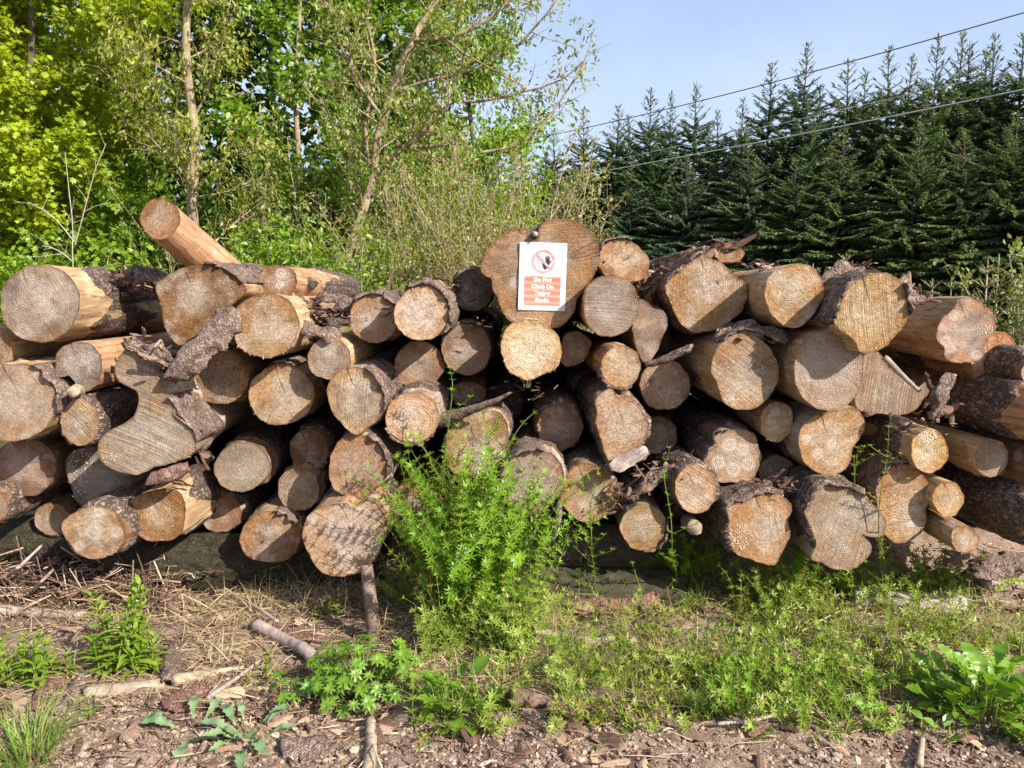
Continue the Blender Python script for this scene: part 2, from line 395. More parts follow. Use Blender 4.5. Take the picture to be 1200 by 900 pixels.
_li = [0]
def LOG(key, z, shape, Y, tint, label, bark=.35, bt='tan', ax=(0, 0), back=None, heart=.6, saw=.5, ang=None, dirt=.6, length=None,
        loose=(), splint=(), pith=None, knots=(), tilt=(0, 0), wob=.03, taper=.05, N=72, name='log', barkt=.012, tw=1.0, bang=None, ring=False):
    _li[0] += 1; seed = _li[0] * 7 + 3; rng = np.random.default_rng(seed)
    ox, oy, k = ZM[z]; topx = lambda p: (ox + p[0] / k, oy + p[1] / k)
    if isinstance(shape, tuple):
        _, cx, cy, rx, ry = shape; th = np.linspace(0, 2 * math.pi, N, endpoint=False)
        wv = 1 + wob * vnoise(np.stack([np.cos(th) * 1.3, np.sin(th) * 1.3, th * 0 + seed], -1), seed) + wob * .5 * vnoise(np.stack([np.cos(th) * 3.5, np.sin(th) * 3.5, th * 0 + seed], -1), seed + 1)
        px = np.stack([cx + rx * np.cos(th) * wv, cy + ry * np.sin(th) * wv], -1)
    else:
        px = catmull(shape, N)
    px = np.array([topx(p) for p in px])
    if np.sum(px[:, 0] * np.roll(px[:, 1], -1) - np.roll(px[:, 0], -1) * px[:, 1]) > 0: px = px[::-1]   # anticlockwise seen by the viewer
    c0 = px.mean(0); P0 = at(c0[0], c0[1], Y)
    if back is not None: a = nrm(at(back[0], back[1], back[2]) - P0)
    else: a = nrm(np.array([ax[0] + rng.normal(0, .02), 1, ax[1] + rng.normal(0, .012)]))
    n = nrm(-a + np.array([tilt[0] + rng.normal(0, .03), 0, tilt[1] + rng.normal(0, .03)]))
    W = np.array([on_plane(u, v, P0, n) for u, v in px])
    e1 = nrm(np.array([1, 0, 0]) - n[0] * n); e2 = np.cross(n, e1)
    if e2[2] < 0: e2 = -e2
    q = np.stack([(W - P0) @ e1, (W - P0) @ e2], -1)
    fine = np.stack([q[:, 0] * 60, q[:, 1] * 60, np.full(N, seed)], -1)
    cen = q.mean(0); rad = q - cen; q = q + nrm(rad) * (.003 * vnoise(fine, seed) + .0045 * vnoise(fine * .4, seed + 2))[:, None]
    area = .5 * abs(np.sum(q[:, 0] * np.roll(q[:, 1], -1) - np.roll(q[:, 0], -1) * q[:, 1])); R = math.sqrt(area / math.pi)
    # --- body
    L = length or rng.uniform(2.5, 3.0)
    s = np.concatenate([[0, .006], np.arange(.022, .5, .022), .5 + np.cumsum(np.linspace(.03, .14, 30))]); s = s[s < L]; s = np.append(s, L)
    th = np.arctan2(*(q - cen).T[::-1]); idx = np.arange(N); ph = np.angle(np.mean(np.exp(1j * (th - idx * 2 * math.pi / N))))
    tc = ph + idx * 2 * math.pi / N
    circ = cen + R * np.stack([np.cos(tc), np.sin(tc)], -1)
    V = []; BK = []; BC = []
    for si in s:
        m = .85 * sstep(.02, .75, np.array([si]))[0]
        o = (q * (1 - m) + circ * m); o = cen + (o - cen) * (1 - taper * si)
        base = P0 + o[:, :1] * e1 + o[:, 1:] * e2 + a * si
        bc = np.stack([np.cos(tc) * R, np.sin(tc) * R, np.full(N, si)], -1)
        cover = .5 + .5 * fbm(bc * np.array([9, 9, 2.6]) + seed * 3.3, seed, 3)
        th_ = 1 - bark * sstep(-.25, .35, np.array([si]))[0] * 1.15 if bark < .9 else 0
        mk = sstep(th_ - .04, th_ + .04, cover) if bark > 0 else 0 * cover
        if not ring: mk = mk * sstep(.03, .07, si + .10 * vnoise(bc * np.array([11, 11, 0]) + seed, seed + 3) + .02)
        if bang is not None:
            am = (np.degrees(tc) - bang[0]) % 360; wdt = (bang[1] - bang[0]) % 360; am = np.minimum(am, wdt - am) + 14 * vnoise(bc * 12 + seed, seed + 8); mk = mk * sstep(-4, 4, am)
        rough = fbm(bc * np.array([38, 38, 16]), seed + 5, 3, .6)
        d = mk * (barkt * .6 + barkt * (.6 + rough)) + (1 - mk) * .0015 * rough + .006 * fbm(bc * 5, seed + 9, 2) * min(1, si / .1)
        if si == 0: d = d * 0
        out = nrm(o - cen); out3 = out[:, :1] * e1 + out[:, 1:] * e2
        V.append(base + out3 * d[:, None]); BK.append(mk)
        BC.append(np.stack([tc * R, np.full(N, si), np.full(N, seed * .37)], -1))
    S = len(s); V = np.array(V); i = np.arange(S - 1)[:, None] * N; j = np.arange(N)[None]; jn = (j + 1) % N
    Q = np.stack([i + j, i + N + j, i + N + jn, i + jn], -1).reshape(-1, 4)
    VV = np.vstack([V.reshape(-1, 3), V[-1].mean(0)[None]]); ce = len(VV) - 1
    cap = np.stack([(S - 1) * N + np.arange(N), np.full(N, ce), (S - 1) * N + (np.arange(N) + 1) % N], -1)
    btc = BT[bt] if isinstance(bt, str) else bt
    btc = np.array(btc) * rng.uniform(.88, 1.1)
    b = MB(); b.add(VV, [Q, cap], bark=np.append(np.array(BK).ravel(), 0), bco=np.vstack([np.array(BC).reshape(-1, 3), [[0, L, seed]]]), tint=np.tile(btc, (len(VV), 1)))
    root = b.build(name, M_BODY, loc=P0)
    tag(root, label, 'log', 'felled logs stacked in the timber pile')
    # --- cut end
    gr = R / 15; lo, hi = q.min(0), q.max(0)
    gx, gy = np.meshgrid(np.arange(lo[0], hi[0], gr), np.arange(lo[1], hi[1], gr)); g = np.stack([gx.ravel(), gy.ravel()], -1) + rng.uniform(-gr * .25, gr * .25, (gx.size, 2))
    def inside(p):
        c = np.zeros(len(p), bool)
        for x in range(N):
            x1, y1 = q[x]; x2, y2 = q[(x + 1) % N]
            hit = ((y1 > p[:, 1]) != (y2 > p[:, 1])) & (p[:, 0] < (x2 - x1) * (p[:, 1] - y1) / (y2 - y1 + 1e-12) + x1); c ^= hit
        return c
    dist = lambda p: np.min(np.linalg.norm(p[:, None] - q[None], axis=-1), axis=1)
    g = g[inside(g)]; g = g[dist(g) > gr * .6]
    allp = np.vstack([q, g])
    res = geometry.delaunay_2d_cdt([Vector(p) for p in allp], [(x, (x + 1) % N) for x in range(N)], [list(range(N))], 1, 1e-6)
    fv = np.array([tuple(p) for p in res[0]]); ff = np.array([f for f in res[2] if len(f) == 3])
    if pith is not None:
        pw = on_plane(*topx(pith), P0, n); pc = np.array([(pw - P0) @ e1, (pw - P0) @ e2])
    else: pc = cen + rng.normal(0, R * .07, 2)
    dd = dist(fv); lp = fv - pc
    seedz = seed * 1.37
    zoff = (.0022 * fbm(np.stack([lp[:, 0] * 30, lp[:, 1] * 30, 0 * lp[:, 0] + seed], -1), seed, 3) - .002) * sstep(0, .012, dd)
    kv = np.zeros(len(fv))
    for kx, ky, kr in knots:
        kw = on_plane(*topx((kx, ky)), P0, n); k2 = np.array([(kw - P0) @ e1, (kw - P0) @ e2]); kR = kr / k / F * Y
        dk = np.linalg.norm(fv - k2, axis=1) / kR
        kv = np.maximum(kv, sstep(1.25, .5, dk) * (.65 + .35 * np.cos(dk * 9)))
    aa = math.radians(ang if ang is not None else rng.uniform(-35, 35) + (90 if rng.random() < .5 else 20)); ca, sa = math.cos(aa), math.sin(aa)
    swx = -lp[:, 0] * sa + lp[:, 1] * ca; swy = lp[:, 0] * ca + lp[:, 1] * sa
    swx = swx + .05 * swy ** 2 / max(R, .05)
    tc3 = np.array(TINT[tint] if isinstance(tint, str) else tint) * rng.uniform(.90, 1.12) * np.array([1.03, rng.uniform(.95, 1.03), rng.uniform(.84, 1.0)])
    fb = MB(); W2 = P0 + fv[:, :1] * e1 + fv[:, 1:] * e2 + n * zoff[:, None]
    # keep the faces looking out of the stack
    v0, v1, v2 = W2[ff[0][0]], W2[ff[0][1]], W2[ff[0][2]]
    if np.dot(np.cross(v1 - v0, v2 - v0), n) < 0: ff = ff[:, ::-1]
    nf = len(fv); z0 = np.full(nf, seedz)
    lq = lp * rng.uniform(.7, 1.45); fb.add(W2 - P0, [ff], age=AGE.get(key, float(rng.beta(1.1, 2.2))), pos=np.stack([lq[:, 0], lq[:, 1], z0], -1), saw=np.stack([swx, swy, z0], -1), tint=np.tile(tc3, (nf, 1)),
           look=np.tile([heart, saw, dirt], (nf, 1)), edge=1 - np.clip(dd / R, 0, 1), rel=np.linalg.norm(lp, axis=1) / R, knot=kv)
    fb.build('cut_end', M_CUT, root)
    # --- bark still hanging round the rim
    for a0, a1, ln in loose:
        lb = MB(); na = max(10, int(abs(a1 - a0) / 6)); ns = max(8, int(ln / .02)); t0 = np.radians(np.linspace(a0, a1, na))
        rr_ = np.array([np.interp(t % (2 * math.pi), np.sort(th % (2 * math.pi)), np.linalg.norm(q - cen, axis=1)[np.argsort(th % (2 * math.pi))], period=2 * math.pi) for t in t0])
        layers = []
        for off, sg in ((.002, 0), (.013, 1)):
            G = []
            for si in np.linspace(-.012, ln, ns):
                pp = np.stack([t0 * 4, np.full(na, si * 14), np.full(na, seed + sg * 3.)], -1)
                nz = fbm(pp * 1.7, seed + 20, 3, .65)
                edgef = np.minimum(sstep(0, .25, np.linspace(0, 1, na)), sstep(0, .25, 1 - np.linspace(0, 1, na)))
                r_ = rr_ + off * (.4 + .6 * edgef) * (1.0 + .5 * nz) * tw + .012 * np.maximum(0, nz)
                sj = si + .02 * vnoise(pp * np.array([2.5, .3, 1]), seed + 30) * (1 if si < .02 else .3)
                G.append(P0 + (cen[0] + np.cos(t0) * r_)[:, None] * e1 + (cen[1] + np.sin(t0) * r_)[:, None] * e2 + a * sj[:, None])
            layers.append(np.array(G))
        A, B = layers; VV = np.vstack([A.reshape(-1, 3), B.reshape(-1, 3)]) - P0; o2 = A.shape[0] * na
        i = np.arange(ns - 1)[:, None] * na + np.arange(na - 1)[None]
        q1 = np.stack([i, i + 1, i + na + 1, i + na], -1).reshape(-1, 4); fs = [q1[:, ::-1], q1 + o2]
        jj = np.arange(na - 1); fs.append(np.stack([jj, jj + 1, jj + 1 + o2, jj + o2], -1)); e = (ns - 1) * na
        fs.append(np.stack([jj + e + 1, jj + e, jj + e + o2, jj + e + 1 + o2], -1)); ii = np.arange(ns - 1) * na
        fs.append(np.stack([ii + na, ii, ii + o2, ii + na + o2], -1)); fs.append(np.stack([ii + na - 1, ii + 2 * na - 1, ii + 2 * na - 1 + o2, ii + na - 1 + o2], -1))
        lb.add(VV, fs, rnd=rng.random() * .4); lb.build('loose_bark', M_BARK, root)
    # --- torn fibres on the rim
    for a0, a1, cnt in splint:
        sb = MB(); pos = []; dr = []
        for _ in range(cnt):
            t = math.radians(rng.uniform(a0, a1)) % (2 * math.pi); x = np.argmin(np.abs(np.angle(np.exp(1j * (th - t)))))
            o = nrm(q[x] - cen); o3 = o[0] * e1 + o[1] * e2
            pos.append(q[x][0] * e1 + q[x][1] * e2 + n * .001 - o3 * .006); dr.append(o3 + .5 * n * rng.random() + rng.normal(0, .45, 3))
        T = np.array([[-.5, 0, 0], [.5, 0, 0], [.12, 1, .2], [-.12, .9, .2], [0, .4, -.4]]); sz = rng.uniform(.004, .016, cnt)
        sb.inst(T, [np.array([[0, 1, 2, 3]]), np.array([[0, 4, 1], [4, 2, 1], [0, 3, 4], [4, 3, 2]])], pos, dr, rng.normal(0, 1, (cnt, 3)), np.stack([sz * .22 + .001, sz, sz * .2], -1), rnd=rng.random(cnt))
        sb.build('torn_fibre', M_STRAW, root, smooth=False)['kind'] = 'stuff'
    LOGS[key] = dict(root=root, P0=P0, n=n, e1=e1, e2=e2, R=R, Y=Y, a=a)
    return root
# columns: key, zoom frame, outline, depth, wood tint, label ...
# ---- left third
LOG('A1', 1, ('e', 187, 542, 190, 184), 3.22, (.36, .29, .205), 'thick peeled yellowish log at the top left corner of the pile', bark=.42, bt='yellow', heart=.9, saw=.25, dirt=.7, pith=(150, 510), length=2.2)
LOG('A2', 1, ('e', 752, 145, 92, 97), 3.34, 'orange', 'peeled orange pole jutting up at a slant above the pile', bark=.05, bt='orange', back=(296, 352, 4.0), heart=.3, saw=.2, dirt=.35, length=.95, taper=.02, tilt=(-.1, .1))
LOG('A3', 1, ('e', -40, 745, 90, 105), 3.28, 'tan', 'small peeled log cut off by the left edge under the thick yellowish log', bark=.1, bt='yellow')
LOG('A5', 1, [(730, 470), (765, 425), (850, 375), (960, 357), (1060, 390), (1130, 440), (1155, 490), (1090, 545), (1050, 595), (960, 660), (850, 735), (795, 690), (768, 640), (760, 560)], 3.20, (.33, .22, .13), 'broad squat brown log end directly beneath the slanting orange pole', bark=.6, bt='tan', saw=.3, loose=[(20, 75, .3)])
LOG('A4', 2, [(215, 65), (240, 25), (300, 5), (360, 15), (395, 60), (400, 110), (380, 165), (345, 195), (305, 185), (288, 152), (265, 137), (222, 132)], 3.24, 'grey', 'grey log end with a bite broken out of its lower left', bark=.05, bt='orange', saw=.1, dirt=1)
LOG('A7', 2, [(450, 95), (475, 42), (530, 20), (585, 42), (612, 85), (605, 125), (625, 158), (648, 188), (672, 228), (690, 275), (718, 312), (757, 348), (777, 388), (768, 422), (730, 455), (660, 480), (600, 490), (560, 513), (500, 520), (430, 495), (390, 460), (380, 420), (392, 380), (430, 348), (490, 317), (522, 285), (540, 245), (538, 202), (512, 183), (470, 163), (450, 132)], 3.12, (.44, .37, .29),
    'large boot shaped grey log end with coarse diagonal saw marks', bark=.4, bt='grey', saw=1, ang=-24, dirt=.3, heart=.5, pith=(560, 400), loose=[(-25, 40, .3)], splint=[(-50, 10, 25)], N=110, length=2.0)
LOG('A8', 2, [(-60, 110), (0, 92), (60, 88), (130, 95), (175, 135), (208, 180), (228, 255), (210, 300), (150, 360), (60, 388), (-10, 385), (-70, 340), (-95, 230)], 3.18, 'tan', 'wide tan log end at the left edge with a torn bark rim on its right', bark=.5, bt='yellow', loose=[(-20, 62, .22)], splint=[(20, 120, 26)], dirt=.5)
LOG('A9', 2, ('e', 312, 315, 77, 93), 3.22, 'pink', 'small oval log end tucked left of the boot shaped log', bark=.9, bt='brown', saw=.7, ang=-50)  # barky brown flank stands in for shade along this log
LOG('A10', 2, ('e', 98, 492, 125, 113), 3.42, 'red', 'reddish brown shaded log end low at the left edge below the wide tan one', bark=.3, bt='brown', saw=.3)
LOG('A11', 2, [(255, 485), (280, 432), (380, 410), (480, 450), (515, 540), (480, 635), (430, 660), (340, 652), (290, 610)], 3.40, 'dark', 'dark log end speckled with white fungus below the boot shaped log', bark=.4, bt='brown', dirt=.9)
LOG('A12', 2, ('e', -30, 640, 64, 68), 3.34, 'orange', 'orange log end cropped by the left edge near the bottom of the pile', bark=.9, bt='brown')  # flank darkened with bark and brown in place of shade
LOG('A13', 2, ('e', 205, 692, 72, 62), 3.55, 'orange', 'small dim orange log end recessed behind the knotty round one', bark=.9, bt='brown')
LOG('A14', 2, [(242, 735), (262, 690), (310, 658), (375, 641), (430, 652), (470, 690), (490, 745), (470, 800), (425, 838), (380, 852), (320, 840), (275, 795)], 3.14, 'pink', 'round pale log end with four knots at the bottom left of the pile', bark=.95, bt='brown', knots=[(365, 745, 40), (455, 745, 28), (310, 800, 24), (385, 668, 24)], heart=.3, saw=.35, ang=15, splint=[(-80, -20, 8)])  # brown barky flank stands in for the shadow of logs above
LOG('A15', 2, [(500, 645), (530, 608), (600, 580), (690, 577), (722, 640), (722, 720), (690, 767), (620, 779), (560, 770), (525, 730)], 3.24, 'orange', 'orange brown log end right of the knotty round one, pale flank showing', bark=.55, bt='yellow', saw=.3)
LOG('A16', 2, ('e', 857, 668, 83, 79), 3.62, 'orange', 'small deep orange log end far back in shadow at lower left', bark=.95, bt='brown', saw=.1)  # flank made darker to stand in for shade
LOG('A17', 2, ('e', 857, 138, 118, 112), 3.40, 'tan', 'tan log end half hidden by the dark bark slab', bark=.4, bt='tan', saw=.75, ang=80)
LOG('A18', 4, [(40, 350), (62, 290), (120, 238), (195, 226), (258, 255), (300, 325), (285, 390), (235, 435), (165, 455), (85, 430)], 3.44, 'grey', 'grey weathered log end alone in a dark gap right of the boot shaped log', bark=.9, bt='brown', saw=.3)
LOG('A19', 3, [(123, 410), (135, 340), (190, 285), (270, 262), (350, 266), (410, 305), (440, 370), (440, 430), (410, 495), (350, 545), (280, 558), (190, 530), (150, 480)], 3.20, 'tan', 'broad tan log end with a pale ringed centre and a crack near its base', bark=.4, bt='yellow', heart=.8, saw=.3, ang=0, dirt=.3, splint=[(190, 330, 35)], pith=(295, 410))
LOG('A20', 3, ('e', 338, 200, 97, 78), 3.48, 'brown', 'brown log with a white streak on its end, top of the pile left of centre', bark=.5, bt='orange', length=1.5, knots=[(355, 160, 26), (350, 215, 22)])
LOG('A21', 3, [(203, 735), (225, 660), (290, 605), (370, 580), (440, 605), (495, 665), (515, 735), (490, 805), (430, 850), (350, 872), (270, 850), (225, 800)], 3.36, 'pale', 'large pale ringed log end below the tan log with the cracked base', bark=.5, bt='tan', heart=.8, saw=.55, ang=62, dirt=.45, splint=[(150, 260, 18)], loose=[(60, 110, .2)])
LOG('A22', 3, ('e', 790, 375, 111, 115), 3.33, 'orange', 'smooth orange brown round log end left of the pale grey one', bark=.6, bt='brown', saw=.15, loose=[(30, 150, .3)])
LOG('A23', 3, ('e', 1015, 348, 125, 131), 3.14, (.56, .49, .42), 'pale grey round log end with a thick shaggy bark collar', ring=True, bang=(-50, 140), bark=1, bt='grey', heart=.4, saw=.3, dirt=.25, loose=[(-35, 120, .28)], tw=1.6)
LOG('A24', 3, ('e', 583, 562, 104, 100), 3.26, 'grey', 'small grey log end with a pale peeled top, right of the cracked tan one', bark=.15, bt='yellow', saw=.15, dirt=.5)
LOG('A25', 4, [(562, -20), (590, -75), (650, -110), (735, -110), (790, -65), (815, 5), (820, 70), (795, 125), (745, 165), (690, 190), (620, 135), (575, 65)], 3.15, 'pale', 'upright oval pale log end with torn bark on its right shoulder', bark=.5, bt='grey', loose=[(-20, 75, .25)], saw=.6, ang=85, dirt=.5)
LOG('A26', 3, ('e', 1005, 590, 120, 112), 3.52, 'orange', 'dark orange log end in shadow under the pale grey one', bark=.3, bt='brown', saw=.15, dirt=.9)
LOG('A29', 4, ('e', 953, 116, 122, 120), 3.20, (.58, .46, .37), 'bright pinkish round log end left of the climbing weed stalk', bark=.6, bt='grey', saw=.2, heart=.5, dirt=.2, loose=[(200, 320, .1)])
LOG('A30', 4, ('e', 478, 267, 88, 98), 3.46, 'brown', 'small dark brown log end above another of its size in the shadows', bark=.8, bt='brown', saw=.3)
LOG('A31', 4, ('e', 430, 443, 96, 100), 3.40, 'tan', 'small streaky brown log end under a dark brown one of its size', bark=.8, bt='tan', saw=.8, ang=65)
LOG('A32', 4, [(160, 660), (185, 600), (250, 552), (330, 548), (395, 580), (435, 640), (425, 720), (370, 770), (290, 780), (205, 755), (168, 715)], 3.34, 'orange', 'orange brown log end with a long barky back showing above it, low left', bark=.8, bt='tan', saw=.35, loose=[(30, 80, .35)])
LOG('A33', 4, [(568, 365), (590, 262), (635, 205), (715, 190), (785, 225), (825, 300), (832, 370), (795, 440), (705, 490), (620, 468), (578, 415)], 3.18, 'pink', 'pinkish log end with a curl of bark at its right, above the largest bottom one', bark=.6, bt='tan', loose=[(-20, 70, .2)], saw=.7, ang=42, heart=.4, dirt=.3)
LOG('A34', 4, [(455, 600), (478, 560), (520, 530), (565, 522), (640, 508), (690, 522), (770, 480), (828, 530), (836, 610), (812, 700), (780, 762), (720, 815), (650, 842), (565, 838), (512, 800), (480, 740), (452, 680)], 3.06, (.56, .44, .35), 'widest lobed pale log end resting lowest in the pile, left of the weeds', bark=.35, bt='tan', heart=.5, saw=.25, dirt=.2, knots=[(640, 765, 52), (500, 580, 22)], pith=(665, 620))
LOG('A35', 4, ('e', 970, 535, 120, 140), 3.36, (.36, .28, .14), 'olive stained shaded log end left of the tall weeds near the ground', bark=.4, bt='brown', dirt=.9)
# ---- middle
LOG('B27', 5, ('e', 187, 676, 113, 119), 3.50, 'orange', 'brown round log end with a paler outer ring, lower left of the sign', bark=.5, bt='tan', heart=1, saw=.2, loose=[(60, 170, .2)])
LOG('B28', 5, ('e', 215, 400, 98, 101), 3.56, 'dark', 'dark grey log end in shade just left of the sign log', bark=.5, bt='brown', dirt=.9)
LOG('B36', 6, ('e', 185, 122, 82, 56), 3.55, 'brown', 'flat brown log end in a gap above the weeds', bark=.2, bt='brown')
LOG('B37', 6, [(90, 330), (140, 255), (200, 215), (260, 198), (320, 203), (360, 240), (374, 295), (362, 350), (345, 385), (362, 418), (340, 458), (300, 480), (230, 500), (140, 500), (92, 430)], 3.26, 'pale', 'heart shaped tan log end behind the tallest weeds', bark=.95, bt='tan', saw=.5, ang=20)
LOG('B38', 5, [(250, 285), (275, 222), (322, 160), (390, 122), (465, 112), (482, 150), (500, 168), (522, 150), (535, 92), (600, 67), (680, 72), (750, 102), (795, 160), (813, 240), (800, 300), (770, 352), (735, 400), (705, 445), (685, 510), (640, 560), (590, 578), (545, 560), (500, 545), (400, 548), (352, 500), (330, 430), (312, 390), (302, 347), (270, 330)], 3.35, (.47, .335, .215),
    'huge notched log end carrying the red and white warning sign', bark=.5, bt='tan', saw=.6, ang=8, dirt=.5, heart=.4, knots=[(420, 360, 36)], N=110)
LOG('B39', 5, [(348, 680), (352, 630), (375, 578), (430, 542), (500, 535), (570, 570), (620, 620), (635, 680), (622, 740), (585, 780), (520, 805), (470, 822), (415, 800), (370, 750)], 3.16, (.60, .48, .33), 'bright cream log end with cross checks directly below the sign', bark=.2, bt='yellow', saw=.15, heart=.5, dirt=.25, splint=[(170, 330, 40)])
LOG('B40', 5, [(805, 275), (812, 215), (850, 175), (920, 160), (985, 185), (1035, 240), (1042, 300), (1010, 345), (950, 365), (880, 350), (830, 325)], 3.42, 'tan', 'tan log end peeping over the pile top right of the sign log', bark=.7, bt='tan', heart=.3, saw=.2, loose=[(70, 160, .2)])
LOG('B41', 5, [(738, 475), (748, 400), (790, 350), (850, 333), (925, 345), (975, 390), (995, 450), (985, 520), (950, 580), (890, 612), (820, 610), (765, 580), (742, 530)], 3.24, 'grey', 'grey coarse sawn log end touching the right side of the sign log', bark=.3, bt='orange', saw=.8, ang=-4, dirt=.4)
LOG('B42', 5, [(975, 500), (990, 452), (1015, 440), (1060, 480), (1110, 502), (1127, 550), (1105, 620), (1072, 700), (1022, 740), (992, 690), (968, 600)], 3.36, 'brown', 'rough brown wedge shaped log end right of the grey coarse sawn one', bark=.7, bt='brown', saw=.4, dirt=1)
LOG('B43', 5, [(630, 660), (650, 605), (720, 598), (772, 640), (760, 690), (720, 745), (650, 755), (628, 715)], 3.46, 'orange', 'split orange log end right of the bright cream one', bark=.2, bt='orange', saw=.5)
LOG('B44', 5, ('e', 912, 755, 93, 98), 3.20, 'pink', 'small pinkish round log end with its orange flank showing at left', bark=.15, bt='orange', saw=.15, heart=.2, loose=[(185, 300, .12)])
LOG('B45', 7, ('e', 170, 775, 126, 130), 3.42, 'tan', 'shaded tan round log end below the wedge shaped brown one', bark=.3, bt='brown', saw=.25, dirt=.8)
LOG('B46', 6, ('e', 615, 273, 101, 109), 3.40, 'red', 'reddish log end with a ragged left edge, right of the tallest weeds', bark=.9, bt='brown', saw=.3, splint=[(130, 200, 14)])
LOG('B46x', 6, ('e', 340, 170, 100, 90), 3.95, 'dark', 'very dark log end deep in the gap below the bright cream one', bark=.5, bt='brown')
LOG('B47', 6, [(780, 195), (778, 150), (845, 95), (880, 138), (940, 140), (990, 210), (1021, 262), (1005, 322), (960, 370), (890, 412), (842, 432), (812, 380), (795, 300), (776, 250)], 3.18, (.53, .40, .31), 'angular pinkish log end with a notch at its top', bark=.95, bt='brown', saw=.5, ang=20, heart=.7, dirt=.3)  # dark flank colour takes the place of shade
LOG('B48', 6, ('e', 1063, 312, 88, 87), 3.52, 'brown', 'dim brown log end right of the angular pinkish one', bark=.3, bt='brown', saw=.3)
LOG('B49', 6, [(338, 535), (358, 465), (418, 402), (500, 385), (580, 402), (625, 470), (632, 540), (595, 605), (545, 652), (490, 686), (420, 662), (362, 605)], 3.16, (.48, .385, .31), 'striped grey log end with bark over its top, right of the tall weeds', bark=.8, bt='grey', saw=.85, ang=68, dirt=.3, loose=[(70, 170, .3)])
LOG('B50', 6, [(615, 575), (640, 500), (690, 450), (750, 443), (820, 475), (862, 530), (868, 590), (840, 660), (785, 700), (720, 710), (660, 680), (625, 630)], 3.20, 'tan', 'tan log end close right of the striped grey one near the ground', bark=.95, bt='brown', saw=.35, dirt=.4, splint=[(-30, 60, 10)])  # flank browned and barked where shade would fall
LOG('B51', 6, ('e', 995, 735, 103, 107), 3.20, 'tan', 'round tan log end with a shaded lower third and bark round it', bark=.5, bt='grey', saw=.6, ang=12, dirt=.3, loose=[(-90, 20, .1)])
# ---- right third
LOG('C53', 7, ('e', 490, 116, 74, 46), 3.48, (.46, .29, .14), 'small broken orange log end at the highest point right of the sign', bark=.5, bt='orange', saw=.6)
LOG('C52', 7, [(175, 300), (200, 232), (262, 188), (350, 116), (405, 140), (465, 170), (530, 228), (575, 262), (582, 320), (560, 392), (500, 450), (420, 500), (330, 511), (272, 490), (230, 440), (198, 370)], 3.34, 'tan', 'very large angular tan log end under loose bark strips at the pile top', bark=.5, bt='brown', saw=.3, heart=.7, dirt=.3, loose=[(95, 175, .5)], pith=(390, 270))
LOG('C54', 7, [(670, 300), (695, 222), (760, 185), (840, 165), (905, 180), (942, 222), (966, 290), (958, 355), (910, 422), (842, 482), (790, 490), (742, 465), (700, 405), (675, 345)], 3.10, 'tan', 'tan log with a pale peeled top and radial cracks, between two larger ones', bark=.15, bt='yellow', saw=.15, heart=.4, dirt=.3)
LOG('C55', 9, [(165, 440), (190, 370), (240, 262), (300, 210), (370, 185), (450, 180), (510, 210), (537, 262), (542, 320), (560, 382), (530, 470), (468, 530), (450, 562), (400, 590), (310, 592), (268, 530), (200, 480)], 2.96, (.58, .48, .34), 'large pale yellow log end with fanned saw marks, topmost at right', bark=.9, bang=(95, 200), ring=True, bt='yellow', saw=.9, ang=98, heart=.2, dirt=.15, loose=[(125, 190, .4), (-5, 45, .25)], tw=1.2)
LOG('C56', 9, [(708, 475), (738, 420), (790, 378), (832, 312), (900, 308), (962, 340), (1012, 390), (1023, 450), (1008, 505), (962, 535), (958, 600), (938, 640), (862, 655), (790, 650), (748, 610), (748, 578), (716, 540)], 3.20, (.50, .34, .23), 'blotchy orange and grey knotted log end at the upper right of the pile', bark=.1, bt='tan', saw=.2, dirt=.9, knots=[(760, 540, 30), (780, 575, 34), (920, 610, 30), (800, 400, 30)])
LOG('C57', 9, [(890, 650), (905, 600), (960, 530), (1020, 490), (1080, 500), (1122, 550), (1136, 620), (1120, 702), (1070, 760), (980, 766), (918, 740)], 3.32, (.54, .35, .23), 'salmon coloured log end behind the blotchy knotted one', bark=.3, bt='orange', saw=.1, heart=.1, dirt=.3)
LOG('C58', 7, [(400, 685), (430, 590), (482, 540), (560, 505), (620, 520), (690, 580), (716, 622), (741, 700), (722, 790), (682, 850), (612, 895), (520, 897), (462, 850), (430, 762)], 3.17, (.53, .43, .32), 'large pale log end with diagonal saw lines and a splinter on its top left', bark=.4, bt='yellow', saw=.7, ang=-38, heart=.6, dirt=.3, loose=[(60, 130, .3)])
LOG('C59', 9, ('e', 140, 690, 184, 217), 3.08, (.46, .385, .30), 'round grey brown log end with swirling grain at the centre right', bark=.1, bt='tan', saw=.35, heart=.5, dirt=.3, wob=.015)
LOG('C60', 0, [(1013, 416), (1029, 413), (1044, 431), (1064, 444), (1075, 449), (1088, 448), (1090, 457), (1083, 468), (1073, 480), (1058, 486), (1036, 485), (1006, 481), (1002, 465), (1008, 440)], 3.30, (.44, .34, .23), 'ridged brown log end with vertical saw grooves beside the swirling grained one', bark=.4, bt='tan', saw=1, ang=82, dirt=.4)
LOG('C61', 8, ('e', 697, 140, 80, 94), 3.24, (.55, .42, .26), 'small pale patchy log end under the large diagonally sawn one', bark=.15, bt='yellow', saw=.1, dirt=.6, knots=[(690, 90, 26)], splint=[(130, 260, 10)])
LOG('C62', 8, [(355, 320), (385, 275), (410, 258), (397, 217), (425, 185), (480, 178), (530, 173), (590, 200), (607, 260), (622, 320), (602, 380), (570, 430), (490, 432), (405, 422), (368, 375)], 3.26, (.40, .30, .19), 'brown log end with a ring of shiny grey knots', bark=.7, bt='grey', saw=.1, knots=[(470, 250, 40), (415, 335, 38), (490, 370, 40), (560, 345, 38), (535, 275, 36)], heart=.3, loose=[(100, 200, .25)])
